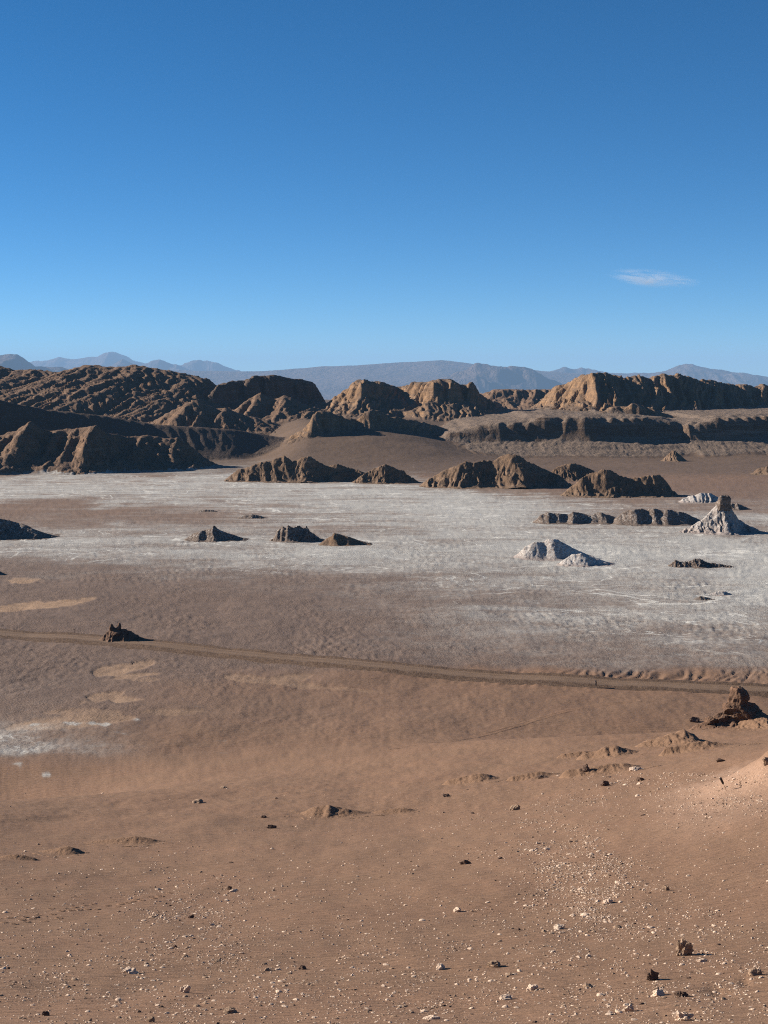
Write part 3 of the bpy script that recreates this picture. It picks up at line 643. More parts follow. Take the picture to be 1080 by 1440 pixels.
# ------------------------------------------------------------------ outcrops as local height fields
def outcrop(name, label, crest_px, foot_py, mat, wf=1.2, wb=1.3, spur=.3, lam=.5, rough=.10, seed=0, cell=.5, power=1.0, group=None, cat='rock outcrop', lateral=.2, blobs=None, top=None, rib=1.0):
    """crest_px: silhouette (px, py); foot_py: image row of its front foot; wf, wb: front and back width per unit height"""
    pm = sum(p[0] for p in crest_px) / len(crest_px)
    fx, fy = hit(pm, foot_py); hpx = max(foot_py - min(p[1] for p in crest_px), 2)
    Hm = hpx * fy / F_PX; Yc = fy + Hm * wf * .8
    xs, zs = [], []
    for px, py in crest_px: X, Z = P(px, py, Yc); xs.append(float(X)); zs.append(float(Z))
    W = xs[-1] - xs[0]; zc_max = max(zs); g0 = float(ground_h(np.array([(xs[0] + xs[-1]) / 2]), np.array([Yc]))[0]); Hm = zc_max - g0
    mx = Hm * lateral + 1
    X = np.arange(xs[0] - mx, xs[-1] + mx, cell); Yv = np.arange(-Hm * wf * 1.35 - 1, Hm * wb * 1.3 + 1, cell * 1.5) + Yc
    XX, YY = np.meshgrid(X, Yv); G = ground_h(XX, YY)
    l = max(Hm * lam, cell * 3)
    warp = fbm(XX / l / 2.2, YY / l / 2.2, 3, seed) * l * .7
    dy = Yc + fbm(XX / Hm / .9, XX * 0, 2, seed + 9) * Hm * .25 - YY
    zc = np.interp(XX + warp * .25 * sstep(0, Hm, np.abs(dy)), xs, zs)
    end = sstep(xs[0] - mx, xs[0] + mx * .3, XX) * (1 - sstep(xs[-1] - mx * .3, xs[-1] + mx, XX))
    loc = np.clip((zc - g0) / Hm, .0, 1)
    sp = np.clip(1 - np.abs(noise2((XX + warp) / l, YY / l / 4, seed + 1)) * 2.2, -1, 1) * .6 + np.clip(1 - np.abs(noise2((XX + warp) / l * 2.3, YY / l, seed + 2)) * 2.2, -1, 1) * .4
    wid = np.where(dy > 0, wf, wb) * Hm * (.35 + .65 * loc) * (1 + sp * spur)
    t = 1 - np.abs(dy) / np.maximum(wid, .3)
    if rib < 1: rough = rough * .55; t = t + .12 * fbm(XX / Hm / .8, YY / Hm / 1.2, 3, seed + 21)
    tt = np.clip(t, 0, 1)
    g = np.where(t > 0, .07 + .93 * tt ** (power * 1.12), .1 * np.exp(3 * t) - .03)
    z = G + (zc - G) * g * end - .3 * (1 - end)
    z += rib * Hm * rough * 1.1 * (ridged((XX + warp) / l * 2.1, np.abs(dy) / l * .5, 3, seed + 14) - .6) * np.sqrt(tt * (1.02 - tt)) * 2.0 * end
    z += Hm * rough * .8 * (ridged(XX / l * 1.2, YY / l * 1.2, 4, seed + 4, .6) - .5) * np.sqrt(tt * (1.02 - tt)) * 2.0 * end
    z += min(Hm, 6) * rough * .5 * fbm(XX / max(.9, cell * 2), YY / max(.9, cell * 2), 3, seed + 6) * sstep(0, .25, tt)
    z = np.where(end < .02, G - 1.0, z); z = np.where(t < -1.2, G - 1.2, z); ap = (1 - sstep(.03, .22, (z - G) / Hm)) * .9
    V = np.stack([XX, YY, z], -1).reshape(-1, 3); Fq = grid_faces(*XX.shape)
    keep = ((z - G).ravel()[Fq] > -.9).any(axis=1); Fq = Fq[keep]; u, inv = np.unique(Fq, return_inverse=True); V = V[u]; ap = ap.ravel()[u]; Fq = inv.reshape(Fq.shape)
    if blobs:
        Fq = np.concatenate([Fq[:, [0, 1, 2]], Fq[:, [0, 2, 3]]])
        for (px, py, sx, sy, sz, sd) in blobs:           # extra boulders grown into the outcrop, sizes in px
            BX, BZ = P(px, py, Yc); s = Yc / F_PX
            bv, bf = blob(sd, 5, 9, .14, 1.5); bv = bv * np.array([sx * s, sy * s, sz * s]) + np.array([BX, Yc, BZ])
            Fq = np.concatenate([Fq, bf + len(V)]); V = np.concatenate([V, bv])
    o = mesh_from(name, V, Fq, mat, attrs=dict(apron=np.concatenate([ap, np.zeros(len(V) - len(ap))]))); tag(o, label, cat, group)
    if top:
        V = np.zeros((0, 3)); Fq = np.zeros((0, 3), int)
        for (px, py, sx, sy, sz, sd) in top[1]:
            BX, BZ = P(px, py, Yc); s = Yc / F_PX; bv, bf = blob(sd, 4, 5, .16, 2.2); bv = np.sign(bv) * np.abs(bv) ** .6
            bv = bv * np.array([sx * s, sy * s, sz * s]) + np.array([BX, Yc, BZ]); Fq = np.concatenate([Fq, bf + len(V)]); V = np.concatenate([V, bv])
        tag(mesh_from(top[0], V, Fq, M_OUTG, parent=o), top[2])
    return o
_ICO = {}
def ico(n):
    if n not in _ICO:
        bm = bmesh.new(); bmesh.ops.create_icosphere(bm, subdivisions=n, radius=1.0)
        _ICO[n] = (np.array([v.co[:] for v in bm.verts]), np.array([[v.index for v in f.verts] for f in bm.faces])); bm.free()
    return _ICO[n][0].copy(), _ICO[n][1].copy()
def blob(seed, sub=3, planes=10, rough=.12, freq=1.3):
    r = np.random.default_rng(seed); v, f = ico(sub)
    n = r.normal(size=(planes, 3)); n /= np.linalg.norm(n, axis=1)[:, None]; d = r.uniform(.6, .98, planes)
    dots = v @ n.T; rad = np.where(dots > .05, d / np.maximum(dots, .05), 9).min(axis=1); rad = np.minimum(rad, 1.05)
    v = v * rad[:, None]
    v = v * (1 + rough * fbm3(v * freq + seed * 3.1, 4, seed, .6, True) - rough * .5)[:, None]
    return v, f

OC = [
 # the rock masses along the far shore of the salt flat
 ('rock_outcrop', 'long low brown outcrop with orange left end at the far shore', [(322, 668), (335, 660), (350, 656), (365, 650), (380, 648), (392, 642), (400, 640), (412, 648), (425, 643), (436, 641), (450, 650), (460, 655), (475, 652), (490, 658), (505, 660), (520, 668), (535, 674)], 678, M_OUT, dict(cell=.55, seed=3, wf=.8, lam=.42)),
 ('rock_outcrop', 'small lumpy brown outcrop beside the long low one', [(500, 674), (515, 664), (530, 657), (541, 652), (552, 656), (560, 660), (568, 662), (575, 668), (588, 677)], 680, M_OUT, dict(cell=.4, seed=4, wf=.8, lam=.42)),
 ('rock_outcrop', 'largest brown outcrop with a rounded peak at the far shore', [(598, 676), (612, 668), (625, 661), (640, 655), (655, 648), (668, 650), (680, 647), (695, 648), (706, 640), (718, 637), (730, 640), (740, 647), (752, 653), (765, 659), (785, 668), (805, 682)], 686, M_OUT, dict(cell=.5, seed=5, wf=.8, lam=.42, spur=.3)),
 ('rock_outcrop', 'low crumbly outcrop behind the gap between two big outcrops', [(770, 668), (782, 657), (795, 653), (808, 651), (820, 655), (830, 659), (845, 668)], 676, M_OUT, dict(cell=.45, seed=6, wf=.8, lam=.42)),
 ('rock_outcrop', 'steep brown outcrop with a dark right end at the far shore', [(796, 690), (808, 680), (818, 671), (832, 665), (848, 660), (860, 661), (870, 668), (885, 672), (900, 671), (915, 668), (928, 667), (936, 675), (945, 688), (955, 697)], 699, M_OUT, dict(cell=.42, seed=7, wf=.72, lam=.42)),
 ('rock_outcrop', 'small orange pyramid rock at the foot of the talus slope', [(930, 648), (938, 640), (946, 633), (950, 634), (958, 641), (966, 648)], 649, M_OUT, dict(cell=.35, seed=8)),
 ('rock_outcrop', 'brown ledge at the right edge of the sand plain', [(1058, 666), (1066, 659), (1080, 655), (1110, 650), (1150, 660)], 668, M_OUT, dict(cell=.5, seed=9)),
 # mounds standing on the salt flat
 ('rock_mound', 'dark mound with a pointed top, leftmost of the three in the salt flat', [(262, 757), (275, 748), (290, 745), (297, 743), (300, 738), (306, 743), (320, 749), (335, 754), (350, 759)], 761, M_OUTG, dict(cell=.25, seed=10, rib=.25, wf=1.0, lam=1.1)),
 ('rock_mound', 'blocky mound with a notched crown, middle of the three in the salt flat', [(384, 757), (390, 746), (397, 739), (402, 742), (405, 738), (412, 741), (420, 739), (427, 743), (431, 740), (436, 747), (445, 753), (455, 760)], 762, M_OUTG, dict(cell=.22, seed=11, wf=.8, power=.8, lam=.9, rough=.12)),
 ('rock_mound', 'low mound with an orange top beside the blocky mound', [(449, 765), (458, 758), (466, 753), (470, 749), (480, 752), (492, 755), (505, 760), (522, 764)], 767, M_OUT, dict(cell=.25, seed=12, rib=.25, wf=1.0, lam=1.3)),
 ('rock_mound', 'tiny smooth mound behind the three mounds', [(335, 727), (348, 724), (355, 722), (362, 724), (376, 728)], 729, M_OUTG, dict(cell=.3, seed=13, rib=.25)),
 ('rock_mound', 'tiny flat dark mound far back in the salt flat', [(278, 719), (288, 716), (300, 717), (306, 719)], 720, M_OUTG, dict(cell=.3, seed=14, rib=.25)),
 ('rock_mound', 'large dark mound cut by the left edge of the picture', [(-80, 745), (-50, 722), (-20, 722), (0, 727), (20, 732), (40, 740), (60, 748), (78, 754)], 758, M_OUTG, dict(cell=.4, seed=15, rib=.25, wf=1.1)),
 ('rock_mound', 'small dark mound at the left edge below the large one', [(-30, 806), (-12, 800), (0, 803), (11, 809)], 810, M_OUTG, dict(cell=.25, seed=16, rib=.25)),
 ('rock_mound', 'long low dark outcrop with a bumpy top in front of the far shore', [(752, 733), (760, 724), (768, 720), (785, 722), (798, 723), (805, 719), (815, 720), (830, 725), (843, 720), (852, 722), (862, 726), (872, 731)], 737, M_OUTG, dict(cell=.3, seed=17, rib=.25, lam=1.7, spur=.12)),
 ('rock_mound', 'smooth long dark mound left of the rock tower', [(862, 731), (872, 722), (885, 717), (905, 715), (925, 715), (950, 718), (970, 723), (985, 731)], 738, M_OUTG, dict(cell=.35, seed=18, rib=.25, lam=2.4, spur=.1)),
 ('rock_mound', 'white salt-covered mound with a dark right side', [(728, 779), (738, 768), (748, 763), (760, 760), (772, 757), (785, 759), (795, 765), (808, 772), (822, 778), (838, 785)], 787, M_OUTS, dict(cell=.28, seed=19, rib=.25, wf=.9, lam=1.7, spur=.12)),
 ('rock_mound', 'lower salt-edged mound just in front of the white mound', [(786, 792), (795, 785), (805, 779), (816, 777), (828, 781), (845, 787), (865, 793)], 796, M_OUTS, dict(cell=.25, seed=20, rib=.25, lam=1.8, spur=.1)),
 ('rock_mound', 'pale cone of grey salt rock behind the rock tower', [(958, 702), (970, 697), (985, 693), (1000, 693), (1010, 699), (1018, 705)], 707, M_OUTS, dict(cell=.35, seed=21, rib=.25)),
 ('rock_mound', 'small dark mound right behind the rock tower', [(1020, 713), (1028, 708), (1036, 707), (1045, 711), (1056, 716)], 717, M_OUTG, dict(cell=.35, seed=22, rib=.25)),
 ('rock_mound', 'ragged dark crust ridge right of the white mound', [(943, 793), (950, 787), (958, 790), (968, 789), (978, 785), (986, 786), (996, 791), (1010, 793), (1030, 796)], 798, M_OUTG, dict(cell=.2, seed=23, rough=.2)),
 ('rock_mound', 'upper of two tiny mounds on the bright salt at the right', [(1000, 834), (1012, 831), (1020, 831), (1030, 836)], 837, M_OUTS, dict(cell=.2, seed=24, rib=.25)),
 ('rock_mound', 'lower of two tiny mounds on the bright salt at the right', [(976, 842), (985, 838), (995, 840), (1006, 843)], 844, M_OUTG, dict(cell=.2, seed=25, rib=.25)),
 ('rock_mound', 'tiny white mound in front of the long dark outcrop', [(912, 728), (922, 725), (932, 729), (940, 731)], 732, M_OUTS, dict(cell=.3, seed=26, rib=.25)),
]
for (nm, lb, cr, ft, mt, kw) in OC: outcrop(nm, lb, cr, ft, mt, **kw)
M_MOUND = mat_rock('rippled_sand_mound', (.215, .130, .080), (.185, .112, .069), (.12, .072, .045), ((1.2, .16), (4.5, .09)), .0, slope=(.3, .97))
SM = ['broad rippled sand mound left of the boulders, alone on the smooth sand', 'low rough sand mound at the far left of the near slope', 'long flat sand mound right of the low rough one at lower left', 'thin sand mound at the left edge',
      'low sand mound left of the upright dark boulder', 'rough sand mound above the upright dark boulder', 'long rippled sand mound just behind the upright dark boulder', 'tall sand mound left of and below the crag', 'flat sand mound below the crag',
      'small low sand mound left of the boulder slab', 'big sloping sand mound right of the crag', 'wide sand apron in front of the crag', 'tiny ridge of sand left of the tall mound', '', 'faint sand swell right of the broad rippled mound', '']
for q, (px_, py_, rx_, ry_, hp_, rp_) in enumerate(HS):
    if not rp_: continue
    rr = np.random.default_rng(q + 3); pk = px_ + rr.uniform(-.15, .3) * rx_
    crp = [(px_ - rx_ * 1.1, py_ + 1), (px_ - rx_ * .7, py_ - hp_ * .25), (pk - rx_ * .35, py_ - hp_ * .78), (pk, py_ - hp_), (pk + rx_ * .3, py_ - hp_ * .7), (px_ + rx_ * .75, py_ - hp_ * .22), (px_ + rx_ * 1.1, py_ + 1)]
    o = outcrop('sand_mound', SM[q], crp, py_ + 4, M_MOUND, wf=2.6, wb=2.6, cell=.13, seed=80 + q, lam=.35, rough=.11, spur=.25, rib=.6, cat=None)
    tag(o, kind='structure')
outcrop('rock_tower', 'pale rock cone crowned by a square stone tower', [(962, 745), (975, 738), (990, 728), (1000, 718), (1007, 711), (1016, 709), (1027, 711), (1032, 720), (1040, 730), (1052, 738), (1066, 745), (1076, 749)], 750, M_OUTS, wf=.75, wb=.9, cell=.28, seed=30, lam=.3,
        cat='rock tower', top=('tower', [(1018, 705.5, 8.5, 9, 10.5, 31), (1014.5, 712, 7.5, 9, 7, 32), (1021, 713, 7.5, 9, 7, 37)], 'brown square stone tower on the pale cone'))
outcrop('rock_mound', 'dark two-horned mound standing beside the dirt road', [(143, 896), (150, 889), (156, 884), (160, 882), (167, 884), (175, 884), (185, 888), (195, 894), (206, 900), (214, 904)], 903, M_CRAG, wf=.9, wb=1.0, cell=.12, seed=31, lam=.4,
        blobs=[(157, 884, 3.2, 4, 6, 41), (167.5, 883, 3.0, 4, 6.5, 42), (162, 889, 9, 9, 6, 43)])
outcrop('rock_crag', 'reddish dark crag with a blocky peak rising from the sand at the right edge', [(976, 1020), (990, 1015), (1005, 1012), (1022, 1007), (1040, 1003), (1056, 1007), (1070, 1014), (1085, 1021)], 1023, M_CRAG, wf=1.0, wb=1.2, cell=.12, seed=33, lam=.5, rough=.08, cat='rock crag',
        blobs=[(1036, 984, 15, 14, 17, 51), (1029, 996, 12, 12, 9, 57), (1044, 1001, 23, 18, 16, 52), (1016, 1011, 12, 10, 8, 55), (1001, 1014, 9, 9, 7, 56), (1058, 1009, 14, 12, 9, 54)])

# ------------------------------------------------------------------ stones
MOUND_AT = ground_h
def place_stone(name, label, px, py, w, h, mat, seed, cat='stone', sub=3, group=None, planes=12, depth=None, rough=.14, sink=.3, rotz=0, mesh=None):
    X, Y = hit(px, py); s = Y / F_PX * math.cos(0)
    gz = float(ground_h(np.array([X]), np.array([Y]))[0])
    v, f = blob(seed, sub, planes, rough)
    v = v * np.array([w * s / 2, (depth or w) * s / 2, h * s / 2 * 1.25])
    o = mesh_from(name, v, f, mat, smooth=False); o.location = (X, Y, gz + h * s * (.5 - sink) * 1.1)
    o.rotation_euler = (0, 0, rotz)
    return tag(o, label, cat, group)
BIG = [
 (824, 1090, 15, 16, M_BLACK, 'upright dark boulder on the sand above the stony slope'),
 (851, 1105, 13, 9, M_BLACK, 'dark blocky rock just below the upright boulder'),
 (900, 1098, 10, 7, M_BLACK, 'small dark rock at the edge of the pale rubble'),
 (893, 1083, 20, 5, M_PALE, 'flat pale slab behind the small dark rock'),
 (1014, 1071, 11, 5, M_BLACK, 'dark flat rock above the leaning stake'),
 (725, 1139, 14, 8, M_TANS, 'brown rock in the middle of the sand slope'),
 (628, 1120, 12, 4, M_BLACK, 'flat dark rock on smooth sand left of centre right'),
 (763, 1094, 16, 4, M_BLACK, 'low dark ledge rock left of the upright boulder'),
 (976, 1015, 13, 9, M_BLACK, 'dark block lying left of the crag'),
 (1078, 1074, 12, 11, M_TANS, 'round rock cut by the right edge of the picture'),
 (278, 1129, 18, 6, M_TANS, 'flat tan rock lying alone on the left sand'),
 (314, 1108, 9, 3, M_TANS, 'tiny flat rock behind the lone flat tan rock'),
 (380, 1165, 15, 6, M_BLACK, 'dark brown rock left of the rippled hummock'),
 (371, 1150, 9, 4, M_BLACK, 'small dark rock above the dark brown one'),
 (654, 1215, 14, 8, M_BLACK, 'dark rock among pale flakes right of centre'),
 (269, 1291, 9, 7, M_BLACK, 'dark square rock amid the left gravel patch'),
 (322, 1251, 9, 7, M_BLACK, 'small dark rock above the left gravel patch'),
 (182, 1368, 22, 9, M_PALE, 'long pale rock near the lower left corner'),
 (261, 1396, 14, 13, M_PALE, 'angular pale rock standing on edge at lower left'),
 (322, 1424, 20, 9, M_TANS, 'brown and tan rock at the bottom left of centre'),
 (212, 1437, 11, 10, M_TANS, 'tan block at the very bottom left'),
 (64, 1428, 10, 8, M_BLACK, 'dark rock in the lower left corner'),
 (643, 1282, 12, 8, M_PALE, 'pale rock with a dark end at mid slope'),
 (696, 1359, 18, 10, M_TANS, 'pointed rock with a long shadow at lower centre'),
 (620, 1363, 15, 8, M_PALE, 'pale flat rock left of the pointed rock'),
 (425, 1363, 12, 6, M_BLACK, 'dark triangular rock at lower centre left'),
 (962, 1343, 22, 22, M_TANS, 'knobbly upright rock with a long thin shadow'),
 (917, 1378, 18, 14, M_BLACK, 'dark angular rock below the knobbly one'),
 (1062, 1371, 17, 10, M_TANS, 'round rock with a dark right side near the right edge'),
 (926, 1400, 22, 9, M_PALE, 'long pale slab below the dark angular rock'),
 (958, 1401, 15, 9, M_BLACK, 'dark crumbly clod beside the long pale slab'),
 (885, 1422, 13, 11, M_PALE, 'pale wedge rock at the bottom right'),
 (961, 1434, 24, 12, M_PALE, 'cluster-like pale rock on the bottom edge'),
 (988, 1352, 14, 6, M_PALE, 'pale slab with dark tip right of the knobbly rock'),
 (606, 1433, 22, 7, M_PALE, 'flat pale slab at the bottom centre'),
 (710, 1405, 17, 7, M_PALE, 'pale wedge at lower centre right'),
 (936, 1252, 10, 9, M_TANS, 'upright tan rock below the gravel fan'),
 (748, 1392, 17, 9, M_PALE, 'pale lump at the lower right of centre'),
 (786, 1306, 14, 7, M_PALE, 'tan rock below the dense gravel fan'),
 (855, 1270, 14, 8, M_PALE, 'pale block at the tip of the gravel fan'),
]
for i, (px, py, w, h, mt, lb) in enumerate(BIG):
    place_stone('boulder' if w > 12 and py < 1110 else 'rock', lb, px, py, w, h, mt, 400 + i, cat='rock', sub=4 if w >= 12 else 3, rotz=RNG.uniform(-.4, .4), rough=.42 if 'knobbly' in lb or 'clod' in lb or 'cluster' in lb else .22, depth=w * RNG.uniform(.6, .9))
# scattered stones: density in the picture, thinning up the slope
def density(px, py):
    d = .06 + .75 * sstep(1130, 1420, py)
    d += 7.5 * np.exp(-(((px - 820 - (py - 1230) * .35) / 62) ** 2 + ((py - 1235) / 62) ** 2))
    d += 2.8 * np.exp(-((py - (1135 - (px - 760) * .33)) / 26) ** 2) * sstep(700, 860, px) * (1 - sstep(960, 1060, px))
    d += 1.6 * np.exp(-(((px - 265) / 80) ** 2 + ((py - 1290) / 58) ** 2))
    d += .5 * np.exp(-(((px - 700) / 110) ** 2 + ((py - 1180) / 40) ** 2))
    d += .5 * np.exp(-(((px - 1000) / 90) ** 2 + ((py - 1330) / 90) ** 2)) + 5 * np.exp(-(((px - 1010) / 80) ** 2 + ((py - 1120) / 28) ** 2))
    return d * sstep(1080 + 0 * px, 1150 + np.clip(560 - px, 0, 400) * .16, py + np.clip(px - 700, 0, 300) * .16)
N = 230000
px = RNG.uniform(-60, 1140, N); py = 1085 + (1475 - 1085) * RNG.random(N)
clump = fbm(px / 60, py / 22, 3, 77) * .9 + 1
k = RNG.random(N) * 7 < density(px, py) * np.clip(clump * 1.5 - .5, .05, 3)
px, py = px[k], py[k]; N = len(px); print('STONES', N)
size = np.clip(np.exp(RNG.normal(.62, .52, N)), .8, 12) * np.interp(py, [1080, 1200, 1440], [.8, .95, 1.5])   # px
X, Y = hits(px, py); Z = ground_h(X, Y); S = size * Y / F_PX
order = np.argsort(-size); inframe = (px > 2) & (px < 1078) & (py < 1438)
protos = []
for q in range(12):
    v, f = blob(700 + q, 2, 9, .10); r = np.random.default_rng(q); v = v * np.array([1, r.uniform(.55, .9), r.uniform(.28, .55)]); protos.append((v, f))
pm_ = {}
for mi, mt in enumerate((M_PALE, M_TANS, M_BLACK)):
    for q, (v, f) in enumerate(protos):
        me = mesh_from('stone', v, f, mt, smooth=False); me_d = me.data; bpy.data.objects.remove(me); pm_[mi, q] = me_d
def which_mat(i): r = RNG.random(); return 0 if r < .62 else (1 if r < .94 else 2)
names_mat = ['pale', 'tan', 'dark']
big_ids = [i for i in order if inframe[i]][:258]
bigset = set(big_ids)
REFS = [(180, 1367, 'the long pale rock at lower left'), (261, 1394, 'the pale rock standing on edge'), (322, 1422, 'the brown rock at the bottom edge'), (64, 1428, 'the dark rock in the left corner'),
 (269, 1289, 'the dark square rock'), (322, 1250, 'the dark rock above the left gravel'), (643, 1280, 'the pale rock with a dark end'), (696, 1355, 'the pointed rock with a long shadow'), (620, 1361, 'the pale flat rock at lower centre'),
 (425, 1361, 'the dark triangular rock'), (962, 1335, 'the knobbly upright rock'), (917, 1372, 'the dark angular rock at lower right'), (1062, 1368, 'the round rock near the right edge'), (885, 1420, 'the pale wedge rock'), (606, 1432, 'the flat slab at the bottom centre'),
 (654, 1212, 'the dark rock right of centre'), (936, 1250, 'the upright tan rock'), (824, 1085, 'the upright dark boulder'), (725, 1137, 'the brown rock at mid slope'), (820, 1235, 'the middle of the gravel fan'), (380, 1163, 'the dark rock left of the rippled hummock'), (748, 1392, 'the pale lump at lower right'), (1009, 1098, 'the leaning stake')]
def stone_label(x, y, colour, shape, seen={}):
    d = [math.hypot(x - a, y - b) for a, b, _ in REFS]; k = int(np.argmin(d)); a, b, nm = REFS[k]
    ang = math.degrees(math.atan2(y - b, x - a)) % 360
    dr = ['right of', 'below and right of', 'below', 'below and left of', 'left of', 'above and left of', 'above', 'above and right of'][int((ang + 22.5) // 45) % 8]
    dist = 'just' if d[k] < 35 else ('a little' if d[k] < 80 else 'well')
    base = '%s %s %s %s' % (dist, dr, nm, ''); key = (colour, shape, base); seen[key] = seen.get(key, 0) + 1
    o = ['', 'second ', 'third ', 'fourth ', 'fifth ', 'sixth ', 'seventh ', 'eighth ', 'ninth ', 'tenth ', 'eleventh ', 'twelfth '][min(seen[key] - 1, 11)]
    return (o + colour + ' ' + shape + ' ' + base).strip()
def ref_d(i): return min(math.hypot(px[i] - a, py[i] - b) for a, b, _ in REFS)
big_ids.sort(key=ref_d)
for i in big_ids:
    mi = which_mat(i); q = int(RNG.integers(12)); o = bpy.data.objects.new('stone', pm_[mi, q]); COL.objects.link(o)
    s = S[i] * .5; o.scale = (s, s, s * RNG.uniform(.8, 1.3)); o.rotation_euler = (RNG.normal(0, .2), RNG.normal(0, .2), RNG.uniform(-.9, .9)); o.location = (X[i], Y[i], Z[i] + s * .05)
    side = 'left' if px[i] < 360 else ('middle' if px[i] < 720 else 'right'); lvl = 'lower' if py[i] > 1330 else 'upper'
    shape = {'pale': 'flake', 'tan': 'stone', 'dark': 'pebble'}[names_mat[mi]]
    tag(o, stone_label(px[i], py[i], names_mat[mi], shape), 'stone', '%s stones on the %s %s slope' % (names_mat[mi], lvl, side))
sm = [ico(1)]
prot1 = []
for q in range(14):
    v, f = blob(900 + q, 1, 7, .05); r = np.random.default_rng(50 + q); prot1.append((v * np.array([1, r.uniform(.5, .9), r.uniform(.3, .6)]), f))
acc = {0: ([], [], 0), 1: ([], [], 0), 2: ([], [], 0)}
for i in range(N):
    if i in bigset: continue
    mi = which_mat(i); v, f = prot1[int(RNG.integers(14))]; a = RNG.uniform(-1, 1); c, s_ = math.cos(a), math.sin(a); s = S[i] * .5
    w = np.stack([v[:, 0] * c - v[:, 1] * s_, v[:, 0] * s_ + v[:, 1] * c, v[:, 2] + RNG.normal(0, .12) * v[:, 0]], 1) * s + np.array([X[i], Y[i], Z[i] + s * .06])
    A = acc[mi]; A[0].append(w); A[1].append(f + A[2]); acc[mi] = (A[0], A[1], A[2] + len(v))
for mi, nm in ((0, 'pale'), (1, 'tan'), (2, 'dark')):
    o = mesh_from('gravel', np.concatenate(acc[mi][0]), np.concatenate(acc[mi][1]), (M_PALE, M_TANS, M_BLACK)[mi], smooth=False)
    tag(o, nm + ' gravel scattered over the near sand slope', kind='stuff', cat='gravel')

# ------------------------------------------------------------------ stake, roadside post, walker
M_STAKE = mat_plain('dark_painted_metal', (.035, .026, .022), .6); M_ROD = mat_plain('rusty_rod', (.13, .08, .055), .7)
def cyl(p0, p1, r0, r1, n=10):
    p0, p1 = Vector(p0), Vector(p1); d = (p1 - p0).normalized(); a = d.orthogonal().normalized(); b = d.cross(a); V = []
    for p, r in ((p0, r0), (p1, r1)):
        for k in range(n): t = 2 * math.pi * k / n; V.append(p + a * math.cos(t) * r + b * math.sin(t) * r)
    Fc = [[k, (k + 1) % n, n + (k + 1) % n, n + k] for k in range(n)] + [[0, n - 1 - k + 0, n - 1 - k, n - 1 - k] for k in ()]
    return np.array([v[:] for v in V]), Fc
def rodobj(name, p0, p1, r0, r1, mat, parent):
    bm = bmesh.new(); V, Fc = cyl(p0, p1, r0, r1); vs = [bm.verts.new(v) for v in V]
    for f in Fc: bm.faces.new([vs[k] for k in f])
    n = len(vs) // 2; bm.faces.new(vs[:n][::-1]); bm.faces.new(vs[n:]); me = bpy.data.meshes.new(name); bm.to_mesh(me); bm.free(); me.materials.append(mat)
    o = bpy.data.objects.new(name, me); COL.objects.link(o); o.parent = parent; return o
def empty(name, loc): o = bpy.data.objects.new(name, None); COL.objects.link(o); o.location = loc; return o
bx, by = hit(1022, 1112); bz = float(ground_h(np.array([bx]), np.array([by]))[0]); s = by / F_PX
st = tag(empty('marker_stake', (bx, by, bz)), 'thin leaning stake with a dark head stuck in the pale slope at right', 'stake')
rodobj('rod', (0.3 * s, 0, -2 * s), (-5.5 * s, 0, 11 * s), .28 * s, .28 * s, M_ROD, st)
rodobj('head', (-5.3 * s, 0, 10.4 * s), (-9.6 * s, 0, 19 * s), 1.6 * s, 1.8 * s, M_STAKE, st)
bx, by = flat(98.5, 895); bz = float(ground_h(np.array([bx]), np.array([by]))[0])
st = tag(empty('roadside_marker', (bx, by + 5.2, bz)), 'tiny weathered post with a short crossboard beside the road at left', 'post')
rodobj('post', (0, 0, -.2), (0.02, 0, 1.0), .06, .05, M_ROD, st); rodobj('crossboard', (-.38, -.07, .93), (.38, -.07, .98), .06, .06, M_ROD, st)

